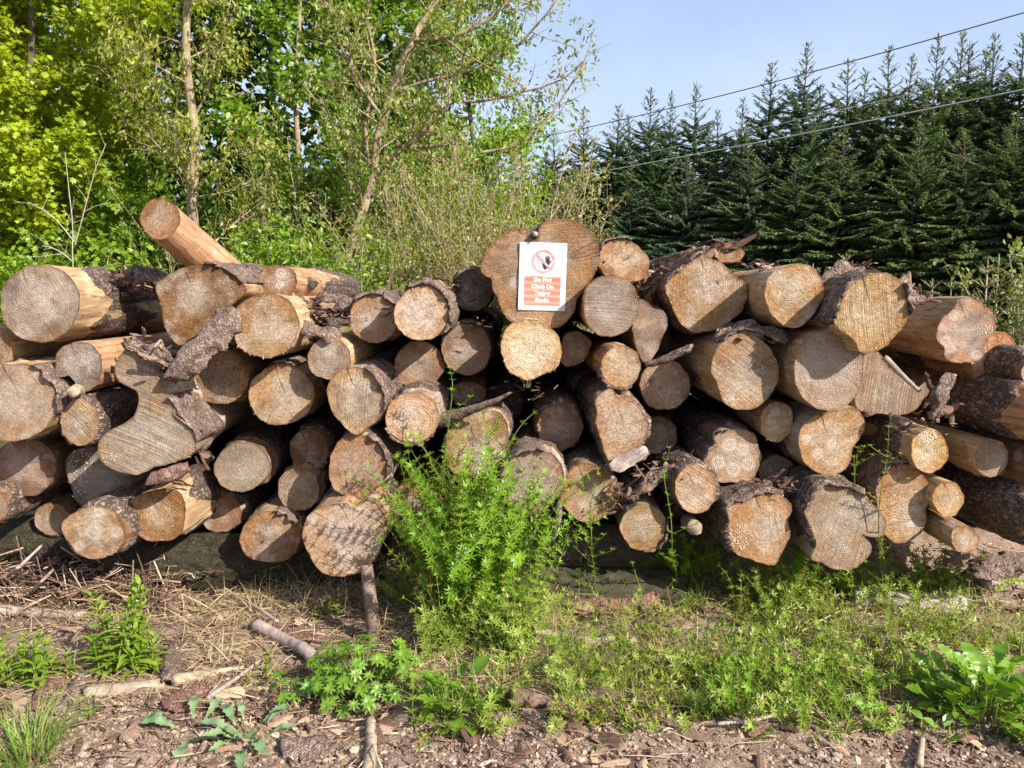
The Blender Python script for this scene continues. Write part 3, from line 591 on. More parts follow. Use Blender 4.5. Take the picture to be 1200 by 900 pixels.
LOG('C63', 8, ('e', 307, 463, 101, 113), 3.12, (.55, .42, .32), 'pale egg shaped log end with fine saw lines left of the knotty brown one', bark=.95, bt='brown', saw=.8, ang=-32, heart=.2, dirt=.15, wob=.015)  # shade on the flank painted as brown bark
LOG('C64', 8, ('e', 695, 372, 87, 70), 3.36, 'grey', 'small half shaded log end right of the ring of grey knots', bark=.3, bt='brown', saw=.6, ang=80)
LOG('C64x', 8, ('e', 828, 150, 50, 60), 3.5, 'tan', 'small recessed tan log end under the swirling grained one', bark=.2, bt='tan')
LOG('C65', 10, [(-15, 205), (0, 160), (40, 110), (100, 85), (180, 70), (240, 65), (276, 118), (266, 180), (225, 240), (216, 300), (170, 350), (110, 364), (50, 340), (2, 290)], 3.16, (.55, .43, .32), 'triangular pale log end with white scuffs, under the ridged brown one', bark=.5, bt='grey', saw=.6, ang=35, dirt=.2, knots=[(20, 205, 24), (130, 225, 22), (70, 270, 30)], heart=.4)
LOG('C66', 10, ('e', 560, 258, 83, 94), 3.12, (.54, .385, .20), 'yellow brown log end with white lichen on its upper rim', bark=.45, bt='yellow', saw=.1, dirt=.3, knots=[(555, 190, 40)])
LOG('C67', 10, ('e', 832, 290, 74, 82), 3.12, (.45, .34, .22), 'small log end with a peeled tan flank near the right edge', bark=.2, bt='yellow', saw=.5, ang=75)
LOG('C67x', 10, ('e', 872, 325, 100, 104), 3.45, 'brown', 'dark brown log end behind the peeled tan one at the right edge', bark=.2, bt='orange')
LOG('C68', 10, [(335, 520), (328, 450), (345, 385), (385, 335), (445, 312), (510, 340), (552, 390), (571, 440), (560, 488), (542, 512), (546, 560), (522, 622), (460, 656), (400, 660), (365, 620), (352, 560)], 3.18, (.56, .41, .25), 'lobed golden tan log end with two bark filled pits', bark=.6, bt='brown', saw=.4, ang=10, dirt=.2, knots=[(505, 510, 20), (480, 580, 20)], loose=[(80, 170, .2)])
LOG('C69', 10, ('e', 642, 468, 68, 79), 3.12, (.60, .49, .33), 'small cream round log end right of the golden lobed one', bark=.1, bt='yellow', saw=.1, dirt=.5, heart=.2)
LOG('C70', 10, ('e', 716, 646, 62, 61), 3.04, (.48, .36, .24), 'slimmest round log end low at the right, its barky flank showing', bark=.25, bt='tan', saw=.5, ang=70)
LOG('C71', 8, [(465, 600), (470, 545), (540, 522), (600, 495), (700, 487), (747, 510), (773, 552), (752, 620), (762, 680), (730, 755), (690, 826), (640, 825), (580, 805), (500, 770), (470, 700)], 3.08, (.52, .38, .25), 'six sided log end with cream lichen, lowest in the pile right of centre', ring=True, bang=(60, 215), bark=1, bt='grey', saw=.3, heart=.9, dirt=.3, loose=[(70, 170, .35)], pith=(650, 640), barkt=.016)
LOG('C72', 10, [(35, 490), (62, 432), (120, 405), (200, 418), (270, 450), (322, 500), (362, 550), (373, 592), (350, 632), (295, 634), (262, 622), (292, 650), (307, 690), (270, 742), (212, 776), (130, 770), (80, 746), (42, 738), (42, 710), (62, 660), (40, 600), (18, 545)], 3.04, (.47, .385, .31), 'broad mushroom shaped weathered log end low at the right with a side notch', ring=True, bang=(55, 200), bark=1, bt='grey', saw=.75, ang=72, heart=.4, dirt=.3, loose=[(60, 170, .3)], pith=(200, 560), barkt=.016)
LOG('C73', 0, ('e', 1232, 486, 32, 35), 2.98, 'tan', 'long dark barky log running out of the right edge at mid height', bark=.75, bt='orange', ax=(-.06, 0))
LOG('C74', 0, ('e', 1258, 616, 42, 40), 2.95, 'tan', 'long dark barky log running out of the right edge near the ground', bark=.7, bt='orange', ax=(-.05, 0))
LOG('C76', 0, ('e', 1222, 437, 24, 26), 3.1, 'tan', 'weathered log running out of the right edge beneath the salmon coloured one', bark=.8, bt='brown')
LOG('C77', 0, ('e', 1238, 552, 34, 34), 3.05, 'brown', 'dark log at the right edge between the two long barky ones', bark=.6, bt='brown')
# ---- dim filler logs added deep in the gaps to block light leaks
for nm, u, v, r, Y, lb in (('D1', 455, 545, 26, 4.0, 'added dim filler log deep in the gap left of the olive stained one'), ('D2', 590, 470, 24, 4.1, 'added dim filler log deep in the gap right of the heart shaped one'),
        ('D3', 690, 455, 22, 4.0, 'added dim filler log deep in the gap below the split orange one'), ('D4', 800, 500, 24, 4.0, 'added dim filler log deep in the gap above the knotty brown one'),
        ('D5', 160, 520, 30, 4.0, 'added dim filler log deep in the gap behind the boot shaped one'), ('D6', 300, 505, 24, 4.1, 'added dim filler log deep in the gap above the lone grey weathered one'),
        ('D7', 1110, 500, 26, 3.9, 'added dim filler log deep in the gap left of the upper right edge log'), ('D8', 640, 600, 24, 4.0, 'added dim filler log deep behind the striped grey one'),
        ('D9', 1150, 590, 26, 3.9, 'added dim filler log deep in the gap between the right edge logs'), ('D10', 240, 620, 24, 4.1, 'added dim filler log deep behind the small far orange one'),
        ('D11', 60, 440, 24, 4.0, 'added dim filler log deep in the gap behind the bitten grey one'), ('D12', 520, 370, 24, 4.0, 'added dim filler log deep in the gap under the dark grey one'),
        ('D13', 800, 600, 24, 4.0, 'added dim filler log deep behind the pale egg shaped one'), ('D14', 400, 590, 22, 4.1, 'added dim filler log deep behind the lobed pale one'),
        ('D15', 660, 400, 24, 3.95, 'added dim filler log deep behind the split orange log end'), ('D16', 440, 430, 22, 4.0, 'added dim filler log deep in the gap right of the grey peeled topped one')):
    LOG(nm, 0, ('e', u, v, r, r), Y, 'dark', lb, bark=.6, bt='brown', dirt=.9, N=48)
# ---- bearers lying crosswise under the stack
def bearer(name, p0, p1, Y0, Y1, r, moss, label, lift=.3):
    A, B = at(*p0, Y0), at(*p1, Y1); A[2] = gz(A[0], A[1]) + r * lift; B[2] = gz(B[0], B[1]) + r * lift
    d = nrm(B - A); L = np.linalg.norm(B - A); N = 64; s = np.linspace(0, L, 150); th = np.linspace(0, 2 * math.pi, N, endpoint=False)
    e1 = nrm(np.cross(d, [0, 0, 1])); e2 = np.cross(e1, d)
    V = []
    for x in s:
        P = np.stack([np.cos(th) * 1.5, np.sin(th) * 1.5, np.full(N, x * 3)], -1)
        rr = r * (1 + .10 * fbm(P * 2, 71, 3) + .06 * vnoise(P * np.array([9, 9, 4]), 72) + .05 * np.abs(vnoise(P * np.array([16, 16, 5]), 73)))
        V.append(A + d * x + (np.cos(th) * rr)[:, None] * e1 + (np.sin(th) * rr)[:, None] * e2)
    V = np.array(V).reshape(-1, 3); S = len(s); i = np.arange(S - 1)[:, None] * N; j = np.arange(N)[None]; jn = (j + 1) % N
    Q = np.stack([i + j, i + jn, i + N + jn, i + N + j], -1).reshape(-1, 4)
    V = np.vstack([V, A[None], B[None]]); n = S * N
    c1 = np.stack([(np.arange(N) + 1) % N, np.arange(N), np.full(N, n)], -1); c2 = np.stack([(S - 1) * N + np.arange(N), (S - 1) * N + (np.arange(N) + 1) % N, np.full(N, n + 1)], -1)
    b = MB(); b.add(V, [Q, c1, c2]); tag(b.build(name, moss, loc=(A + B) / 2), label, 'log', 'bearer logs under the pile')
M_MOSS = mat_simple_wood('shade_dark_mossy_wood', (.022, .028, .012), (.075, .06, .038), 12)  # moss tone darkened to stand in for shade under the pile
M_DBARK = mat_bark('shade_dark_mossy_bark', (.02, .022, .012), (.07, .058, .035), (.10, .095, .05))  # mossy bark, its near-black tone standing in for deep shade
M_GREYW = mat_simple_wood('weathered_wood', (.27, .24, .16), (.44, .40, .30), 14, (1, 4, 4))
bearer('bearer_log', (120, 655), (450, 650), 3.58, 3.58, .135, M_DBARK, 'mossy, shade darkened bearer log lying crosswise under the left of the pile', .6)
bearer('bearer_log', (-120, 655), (118, 650), 3.70, 3.66, .12, M_DBARK, 'added dark log filling the shaded gap under the left edge of the pile', .9)  # added dark log, fills the gap in place of shade and debris
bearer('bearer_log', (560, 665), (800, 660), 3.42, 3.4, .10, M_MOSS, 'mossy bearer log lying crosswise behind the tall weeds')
bearer('bearer_log', (1000, 672), (1130, 690), 3.34, 3.26, .06, M_GREYW, 'pale weathered bearer log in sun under the mushroom shaped log end')

# pale fungus and lichen specks on a few cut ends
M_LICH = mat_flat('lichen', (.50, .47, .34), .9, .1)
def specks(key, z, cx, cy, rx, ry, n, s0, s1, seed, name):
    rng = np.random.default_rng(seed); g = LOGS[key]; ox, oy, k = ZM[z]; t = np.linspace(0, 2 * math.pi, 7, endpoint=False)
    T = np.vstack([np.c_[np.cos(t), np.sin(t), 0 * t], [[0, 0, .15]]]); f = np.array([[i, (i + 1) % 7, 7] for i in range(7)]); b = MB(); P = []
    while len(P) < n:
        x, y = rng.uniform(-1, 1, 2)
        if x * x + y * y < 1: P.append(on_plane(ox + (cx + x * rx) / k, oy + (cy + y * ry) / k, g['P0'], g['n']) + g['n'] * .0005)
    S = rng.uniform(s0, s1, n); b.inst(T, [f], np.array(P) - g['P0'], np.tile(g['e1'], (n, 1)) + rng.normal(0, .4, (n, 1)) * g['e2'], np.tile(g['n'], (n, 1)), np.stack([S, S * rng.uniform(.5, 1.2, n), S], -1))
    o = b.build(name, M_LICH, g['root']); o['kind'] = 'stuff'
specks('A11', 2, 318, 475, 55, 55, 70, .0015, .004, 1, 'fungus_speck'); specks('A11', 2, 300, 555, 40, 60, 35, .001, .0035, 2, 'fungus_speck')
specks('C71', 8, 520, 690, 55, 65, 90, .001, .0032, 3, 'lichen_speck'); specks('C66', 10, 550, 195, 45, 24, 60, .001, .003, 4, 'lichen_speck')
specks('C56', 9, 975, 478, 45, 22, 30, .001, .003, 5, 'lichen_speck'); specks('A7', 2, 425, 455, 35, 22, 26, .001, .003, 6, 'fungus_speck'); specks('C68', 10, 505, 512, 26, 18, 20, .001, .003, 7, 'lichen_speck')

# ------------------------------------------------------------------ the sign
def make_sign():
    S = LOGS['B38']; n = S['n']; P0 = S['P0'] + n * .005
    tl, tr, br, bl = [on_plane(*p, P0, n) for p in ((609.3, 283.2), (665, 285), (662, 364.5), (607, 363.2))]
    c = (tl + tr + br + bl) / 4; ex = nrm((tr - tl) + (br - bl)); ey = nrm(np.cross(n, ex)); W = (np.linalg.norm(tr - tl) + np.linalg.norm(br - bl)) / 2; H = (np.linalg.norm(tl - bl) + np.linalg.norm(tr - br)) / 2
    root = empty('warning_sign', c, 'laminated white and red paper sign saying Do Not Climb On Timber Stacks', 'sign')
    k = W / .21
    def w3(x, y, z=0.0):                                       # sheet coords: x right, y up from centre, metres of an A4 page
        x = np.asarray(x, float); y = np.asarray(y, float)
        zz = z + .0016 * np.sin(x * 38 + y * 9) + .0012 * np.cos(y * 55) + .004 * np.maximum(0, (y - .12) / .03) * np.abs(x / .1) ** 3
        return x[..., None] * k * ex + y[..., None] * k * ey + (zz[..., None] if np.ndim(zz) else np.full(x.shape, zz)[..., None]) * n
    H2 = H / k / 2; W2 = .105
    def sheet(name, outline, z, m, thick=.0004, grid=None):
        b = MB(); o = np.array(outline); N = len(o)
        pts = [tuple(p) for p in o]
        gx, gy = np.meshgrid(np.arange(o[:, 0].min(), o[:, 0].max(), .006), np.arange(o[:, 1].min(), o[:, 1].max(), .006)); g = np.stack([gx.ravel(), gy.ravel()], -1)
        ins = np.zeros(len(g), bool)
        for i in range(N):
            (x1, y1), (x2, y2) = o[i], o[(i + 1) % N]; hit = ((y1 > g[:, 1]) != (y2 > g[:, 1])) & (g[:, 0] < (x2 - x1) * (g[:, 1] - y1) / (y2 - y1 + 1e-15) + x1); ins ^= hit
        g = g[ins]; dm = np.min(np.linalg.norm(g[:, None] - o[None], axis=-1), axis=1) if len(g) else np.array([]); g = g[dm > .002] if len(g) else g
        res = geometry.delaunay_2d_cdt([Vector(p) for p in pts] + [Vector(p) for p in g], [(i, (i + 1) % N) for i in range(N)], [list(range(N))], 1, 1e-7)
        v = np.array([tuple(p) for p in res[0]]); f = np.array([q for q in res[2] if len(q) == 3])
        V = w3(v[:, 0], v[:, 1], z)
        a, bb, cc = V[f[0][0]], V[f[0][1]], V[f[0][2]]
        if np.dot(np.cross(bb - a, cc - a), n) < 0: f = f[:, ::-1]
        b.add(V, [f]); return b.build(name, m, root)
    def rrect(x0, y0, x1, y1, r, m=8):
        out = []
        for cx, cy, a0 in ((x1 - r, y1 - r, 0), (x0 + r, y1 - r, 90), (x0 + r, y0 + r, 180), (x1 - r, y0 + r, 270)):
            for t in np.linspace(a0, a0 + 90, m): out.append((cx + r * math.cos(math.radians(t)), cy + r * math.sin(math.radians(t))))
        return out
    def rect(x0, y0, x1, y1, m=10):
        e = []
        for (a, b2), (c2, d2) in (((x0, y0), (x1, y0)), ((x1, y0), (x1, y1)), ((x1, y1), (x0, y1)), ((x0, y1), (x0, y0))):
            for t in np.linspace(0, 1, m, endpoint=False): e.append((a + (c2 - a) * t, b2 + (d2 - b2) * t))
        return e
    t = NT('laminated_paper'); mp = t.principled(t.mix(t.ramp(t.noise(t.n('TexCoord').outputs['Object'], 14, 4), .4, .7), (.52, .52, .58), (.45, .44, .48)), .3, None, .5)
    t = NT('faded_red_print'); co = t.n('TexCoord').outputs['Object']
    zz = t.vm('DOT_PRODUCT', co, tuple(ey)); fr = t.math('FRACT', t.math('ADD', t.math('MULTIPLY', zz, 1 / (.0292 * k)), .45))
    tri = t.math('ABSOLUTE', t.math('SUBTRACT', fr, .5))
    mr = t.principled(t.mix(t.ramp(tri, .12, .02), t.mix(t.ramp(tri, .5, .2), (.60, .13, .10), (.80, .22, .16)), (.82, .34, .23)), .3, None, .5)
    t = NT('pale_red_ink'); co = t.n('TexCoord').outputs['Object']
    mring = t.principled(t.mix(t.ramp(t.noise(co, 40, 2), .4, .6), (.78, .20, .16), (.80, .36, .32)), .3, None, .5)
    mblack = mat_flat('black_ink', (.03, .035, .04), .35, .5); mgrey = mat_flat('grey_ink', (.42, .44, .48), .35, .5); mwhite = mat_flat('white_ink', (.86, .82, .80), .35, .4)
    sheet('paper_sheet', rect(-W2, -H2, W2, H2), 0, mp)
    # thin printed frame
    b = MB(); bw = .0011
    for x0, y0, x1, y1 in ((-.085, H2 - .016, .080, H2 - .016 + bw), (-.085, -H2 + .014, .080, -H2 + .014 + bw), (-.085 - bw, -H2 + .014, -.085, H2 - .016 + bw), (.080, -H2 + .014, .080 + bw, H2 - .016 + bw)):
        m_ = 30; horizontal = (x1 - x0) > (y1 - y0); q = np.linspace(0, 1, m_)
        X0 = x0 + (x1 - x0) * q if horizontal else np.full(m_, x0); Y0 = np.full(m_, y0) if horizontal else y0 + (y1 - y0) * q
        X1 = X0 if horizontal else np.full(m_, x1); Y1 = np.full(m_, y1) if horizontal else Y0
        V = np.vstack([w3(X0, Y0, .0005), w3(X1, Y1, .0005)]); i = np.arange(m_ - 1)
        b.add(V, [np.stack([i, i + 1, i + 1 + m_, i + m_], -1)])
    b.build('printed_frame', mgrey, root)
    py0, py1 = H2 - .922 * 2 * H2, H2 - .492 * 2 * H2
    panel = sheet('red_panel', rrect(-.080, py0, .081, py1, .008), .0006, mr)
    cx, cy, R = .0015, H2 - .278 * 2 * H2, .0515
    ring = MB(); th = np.linspace(0, 2 * math.pi, 64, endpoint=False); ri, ro = R - .0095, R
    V = np.vstack([w3(cx + ri * np.cos(th), cy + ri * np.sin(th), .0008), w3(cx + ro * np.cos(th), cy + ro * np.sin(th), .0008)]); i = np.arange(64); j = (i + 1) % 64
    ring.add(V, [np.stack([i, i + 64, j + 64, j], -1)])
    u = np.linspace(-1, 1, 20) * (ri + .002); ca = math.cos(math.radians(-45)); sa = math.sin(math.radians(-45)); hw = .0048
    V = np.vstack([w3(cx + u * ca - hw * sa * sg, cy + u * sa + hw * ca * sg, .0012) for sg in (1, -1)]); i = np.arange(19)
    ring.add(V, [np.stack([i + 20, i + 21, i + 1, i], -1)])
    ring.build('prohibition_ring', mring, root)
    # raised hand and sleeve
    def blob(name, polys, z, m):
        bm = bmesh.new()
        for P in polys:
            vs = [bm.verts.new(Vector(w3(np.array(cx + x), np.array(cy + y), z))) for x, y in P]; f = bm.faces.new(vs)
        bmesh.ops.recalc_face_normals(bm, faces=bm.faces); bmesh.ops.triangulate(bm, faces=bm.faces)
        me = bpy.data.meshes.new(name); bm.to_mesh(me); bm.free(); me.materials.append(m); o = bpy.data.objects.new(name, me); COL.objects.link(o); o.parent = root; return o
    fing = lambda bx, by, tx, ty, w0, w1: [(bx - w0, by), (bx + w0, by), (tx + w1, ty), (tx, ty + w1 * 1.3), (tx - w1, ty)]
    blob('hand_symbol', [[(.011, -.012), (.020, -.021), (.027, -.012), (.031, .002), (.026, .007), (.012, .007), (.010, -.002)],
                         fing(.0125, .005, .0095, .020, .0022, .0015), fing(.0170, .006, .0160, .026, .0023, .0016), fing(.0215, .006, .0225, .025, .0022, .0015),
                         fing(.0258, .005, .0285, .019, .002, .0014), [(.029, -.008), (.037, .002), (.036, .005), (.029, -.001)],
                         [(-.006, -.006), (.004, -.012), (.018, -.026), (.016, -.033), (.004, -.034), (.001, -.027)]], .001, mblack)
    arcs = []
    for r0, a0, a1, ox, oy in ((.010, 60, 250, -.014, .004), (.006, 100, 300, -.012, -.002), (.013, 200, 320, -.010, -.008), (.008, 200, 350, -.012, -.016)):
        tt = np.radians(np.linspace(a0, a1, 12)); wd = .0011
        arcs.append([(ox + (r0 + wd) * math.cos(x), oy + (r0 + wd) * math.sin(x)) for x in tt] + [(ox + (r0 - wd) * math.cos(x), oy + (r0 - wd) * math.sin(x)) for x in tt[::-1]])
    blob('figure_symbol', arcs, .0009, mgrey)
    # lettering
    dg = None
    for q, line in enumerate(('Do Not', 'Climb On', 'Timber', 'Stacks')):
        cu = bpy.data.curves.new('lettering', 'FONT'); cu.body = line; cu.align_x = 'CENTER'; cu.align_y = 'CENTER'; cu.size = .0232; cu.offset = .0010; cu.space_character = 1.06
        to = bpy.data.objects.new('lettering', cu); COL.objects.link(to)
        dg = bpy.context.evaluated_depsgraph_get(); me = bpy.data.meshes.new_from_object(to.evaluated_get(dg)); bpy.data.objects.remove(to); bpy.data.curves.remove(cu)
        me.name = 'lettering'; yc = py1 - (q + .55) * .0300
        co_ = np.zeros(len(me.vertices) * 3); me.vertices.foreach_get('co', co_); co_ = co_.reshape(-1, 3); w_ = w3(co_[:, 0] + .0008, co_[:, 1] + yc, .0013)
        me.vertices.foreach_set('co', w_.astype(np.float32).ravel()); me.materials.clear(); me.materials.append(mwhite); me.update()
        o = bpy.data.objects.new('lettering', me); COL.objects.link(o); o.parent = root
    mst = mat_flat('staple_metal', (.35, .35, .36), .35, .5)
    for sx, sy in ((-.098, H2 - .006), (.094, H2 - .008), (-.09, -H2 + .006), (.09, -H2 + .006)):
        b = MB(); b.tube([w3(np.array(sx - .005), np.array(sy), -.001), w3(np.array(sx - .005), np.array(sy), .0012), w3(np.array(sx + .005), np.array(sy + .001), .0012), w3(np.array(sx + .005), np.array(sy + .001), -.001)], .0006, 5); b.build('staple', mst, root)
make_sign()
# ------------------------------------------------------------------ bark slabs, sticks, litter
def slab(b, pts, width, up, thick=.012, curl=.3, seed=0, rough=.012, rnd=.3, m=13, step=.012, ragged=.25):
    pts = np.asarray(pts, float); L = np.sum(np.linalg.norm(np.diff(pts, axis=0), axis=1)); n = max(8, int(L / step))
    t = np.linspace(0, 1, n); c = np.concatenate([[0], np.cumsum(np.linalg.norm(np.diff(pts, axis=0), axis=1))]); c /= c[-1]
    P = np.stack([np.interp(t, c, pts[:, k]) for k in range(3)], -1); tg = nrm(np.gradient(P, axis=0)); sd = nrm(np.cross(tg, up)); nn = np.cross(sd, tg)
    u = np.linspace(-1, 1, m); G = []
    q = np.stack([np.full(n, seed * 1.7), t * L * 14, t * 0], -1)
    wl = width / 2 * (1 + ragged * vnoise(q * 1.5, seed) + ragged * vnoise(q * 4, seed + 5)) * np.clip(np.minimum(t, 1 - t) / .10, .45, 1)
    for lay in (0, 1):
        Q = np.stack([(u[None] * width * 25 + 0 * t[:, None]).ravel(), (t[:, None] * L * 25 + 0 * u[None]).ravel(), np.full(n * m, seed + lay * 5.)], -1)
        nz = (.6 * fbm(Q, seed, 3, .6) + .9 * (np.abs(vnoise(Q * np.array([1.6, .28, 1]), seed + 31)) - .35)).reshape(n, m)
        h = -curl * width * .5 * u[None] ** 2 + rough * nz + (thick * (1 - .6 * u[None] ** 4) if lay else 0)
        endr = np.clip(np.minimum(t, 1 - t) / .12, 0, 1)[:, None]; P = P if lay else P
        sh = (.15 + .25 * (1 - endr)) * wl[:, None] * vnoise(Q * .6, seed + 9).reshape(n, m)
        G.append(P[:, None] + (wl[:, None] * u[None] + sh)[..., None] * sd[:, None] + h[..., None] * nn[:, None])
    V = np.vstack([G[0].reshape(-1, 3), G[1].reshape(-1, 3)]); o = n * m
    i = np.arange(n - 1)[:, None] * m + np.arange(m - 1)[None]; q1 = np.stack([i, i + 1, i + m + 1, i + m], -1).reshape(-1, 4)
    jj = np.arange(m - 1); e = (n - 1) * m; ii = np.arange(n - 1) * m
    b.add(V, [q1[:, ::-1], q1 + o, np.stack([jj, jj + 1, jj + 1 + o, jj + o], -1), np.stack([jj + e + 1, jj + e, jj + e + o, jj + e + 1 + o], -1),
              np.stack([ii + m, ii, ii + o, ii + m + o], -1), np.stack([ii + m - 1, ii + 2 * m - 1, ii + 2 * m - 1 + o, ii + m - 1 + o], -1)], rnd=rnd)
def stick(b, pts, r0, r1, seed=0, sides=10, step=.012, rough=.14, **at_):
    pts = np.asarray(pts, float); c = np.concatenate([[0], np.cumsum(np.linalg.norm(np.diff(pts, axis=0), axis=1))]); L = c[-1]; n = max(6, int(L / step)); t = np.linspace(0, L, n)
    P = np.stack([np.interp(t, c, pts[:, k]) for k in range(3)], -1)
    for k in range(3): P[:, k] += .5 * r0 * vnoise(np.stack([t * 6, t * 0 + seed, t * 0 + k * 9.], -1), seed)
    rad = np.linspace(r0, r1, n); n0 = b.n
    b.tube(P, rad, sides, **at_)
    V = b.V[-1]; cc = np.vstack([np.repeat(P, sides, 0), P[:1], P[-1:]]); d = V - cc
    nz = fbm(V * 45 + seed, seed, 3); V2 = cc + d * (1 + rough * nz + .6 * rough * vnoise(V * np.array([160, 160, 160]), seed + 3))[:, None]
    ends = np.r_[0:sides, (n - 1) * sides:n * sides]; V2[ends] += (np.random.default_rng(seed).random((len(ends), 1)) - .3) * .6 * r0 * nrm(P[-1] - P[0]) * np.where(np.arange(len(ends)) < sides, -1, 1)[:, None]
    b.V[-1] = V2
def thing(b, name, m, label, cat, loc, group=None, smooth=True):
    return tag(b.build(name, m, loc=loc, smooth=smooth), label, cat, group)
M_PALEW = mat_simple_wood('bleached_wood', (.22, .165, .11), (.43, .35, .25), 16, (1, 3, 3))
M_STICK = mat_simple_wood('grey_stick', (.20, .155, .13), (.42, .34, .29), 22)
M_RBARK = mat_bark('red_bark', (.13, .065, .05), (.30, .175, .14), (.38, .27, .22))

def bark_thing(label, pxs, w, up=(.2, -.75, .6), m=None, seed=1, curl=.35, thick=.012, name='bark_slab', rough=.012, rnd=.2, ragged=.25):
    b = MB(); P = [at(*p) for p in pxs]; slab(b, P, w, np.array(up), thick, curl, seed, rough, rnd, ragged=ragged); thing(b, name, m or M_BARK, label, 'bark', P[0], 'loose bark on the pile')
bark_thing('thick dark bark slab hanging slantwise below the slanting orange pole', [(276, 362, 3.10), (250, 392, 3.08), (222, 418, 3.06), (198, 444, 3.08)], .125, seed=3, thick=.03, curl=.5)
bark_thing('long thin bark strip over the left shoulder of the very large angular log', [(744, 350, 3.7), (780, 316, 3.52), (812, 299, 3.42), (826, 292, 3.37)], .05, seed=4, curl=.8, up=(-.4, -.4, .8))
bark_thing('second bark strip, higher and darker, above the very large angular log', [(752, 332, 3.7), (785, 310, 3.55), (815, 291, 3.45)], .06, seed=5, curl=.6, up=(-.2, -.3, .9))
bark_thing('shaggy bark ridge lying across the gap above the diagonally sawn pale log', [(838, 398, 3.22), (870, 382, 3.2), (905, 386, 3.18), (922, 400, 3.16)], .06, seed=6, up=(0, -.5, .85), curl=.6, rough=.03)
bark_thing('twisted bark strip reaching towards the large diagonally sawn pale log', [(757, 428, 3.25), (785, 418, 3.2), (812, 405, 3.15)], .03, seed=7, curl=.6)
bark_thing('narrow bark tongue hanging between the striped grey log and its tan neighbour', [(656, 585, 3.14), (655, 605, 3.11), (648, 632, 3.12)], .03, seed=8, up=(.3, -.9, .1), curl=.6)
bark_thing('upright flaky whitish bark strip beside the upper right edge log', [(1114, 438, 3.02), (1104, 462, 3.0), (1094, 492, 3.02)], .055, seed=9, up=(.4, -.9, .1), rough=.03, rnd=.0)
bark_thing('crumbled bark plate wedged left of the topmost pale yellow log', [(955, 345, 3.2), (965, 330, 3.22), (985, 316, 3.25), (1010, 318, 3.3)], .09, seed=10, up=(-.3, -.4, .85), rough=.04, curl=.6)
bark_thing('ragged bark tuft on the right shoulder of the topmost pale yellow log', [(1052, 328, 3.2), (1068, 345, 3.18), (1078, 356, 3.16)], .07, seed=11, up=(.5, -.3, .8), rough=.04, curl=.6)
bark_thing('shredded pale bark hanging over the top of the boot shaped log', [(150, 402, 3.14), (180, 412, 3.1), (200, 425, 3.1)], .07, seed=12, rough=.04, rnd=.2)
bark_thing('bark slab lying behind the brown log with the white streak', [(375, 345, 3.6), (400, 352, 3.45), (425, 362, 3.4)], .10, seed=13, up=(0, -.3, .9), rough=.03)
bark_thing('bark strip draped between the cracked tan log and a small grey one', [(330, 372, 3.3), (365, 385, 3.24), (400, 392, 3.3)], .08, seed=14, up=(.1, -.5, .8), rough=.03)
bark_thing('curved bark strip in the gap between the tan log and the egg shaped log', [(735, 585, 3.22), (765, 560, 3.2), (800, 545, 3.22)], .06, seed=15, up=(-.2, -.8, .5), rough=.03)
bark_thing('reddish bark flake under the angular pinkish log', [(710, 548, 3.12), (735, 540, 3.14), (760, 530, 3.2)], .05, seed=16, m=M_RBARK)
bark_thing('bark flap hanging below the boot shaped log', [(172, 566, 3.1), (195, 560, 3.08), (222, 548, 3.1)], .06, seed=17, up=(0, -.9, -.3), rnd=.2, curl=.9, m=M_RBARK)
bark_thing('dark bark ridge along the top left corner of the pile', [(150, 318, 3.7), (175, 322, 3.55), (198, 330, 3.5)], .10, seed=18, up=(0, -.3, .9), rough=.04)

def stick_thing(label, pts, r0, r1, m, name='stick', cat='stick', seed=1, group=None, rough=.14, sides=10):
    b = MB(); stick(b, pts, r0, r1, seed, sides, rough=rough); thing(b, name, m, label, cat, pts[0], group)
A = lambda *p: [at(*x) for x in p]
def G(*p, dz=0): return [gpt(u, v) + np.array([0, 0, dz]) for u, v in p]
stick_thing('broken pale branch end lying over the ridged brown log end', A((1038, 420, 3.2), (1058, 439, 3.13), (1077, 456, 3.06)), .014, .008, M_STICK, 'broken_branch', 'branch', 2)
stick_thing('splintered brown branch lying on the heart shaped log end', A((512, 493, 3.3), (550, 480, 3.2), (575, 474, 3.12), (593, 464, 3.1)), .036, .005, M_BARK, 'broken_branch', 'branch', 3)
stick_thing('thin stub with a splinter poking out under the pale egg shaped log', A((806, 614, 3.3), (811, 617, 3.12)), .034, .032, M_PALEW, 'branch_stub', 'branch', 4, rough=.05)
stick_thing('short whitish broken stub between the bitten grey log and its lower neighbour', A((94, 458, 3.35), (83, 462, 3.15)), .034, .024, M_PALEW, 'branch_stub', 'branch', 5, rough=.3)
stick_thing('grey wood peg stuck in the notch above the sign', A((627, 276, 3.5), (627, 273, 3.31)),   .014, .011, M_STICK, 'wood_peg', 'peg', 6, rough=.4)
b = MB(); slab(b, A((714, 548, 3.1), (735, 540, 3.1), (757, 526, 3.12)),   .055, np.array([0, -.8, .6]), .016, .2, 21, .02, .5, ragged=.5); thing(b, 'wood_chunk', M_STICK, 'split wood chunk wedged below the angular pinkish log', 'wood chunk', at(714, 548, 3.1))
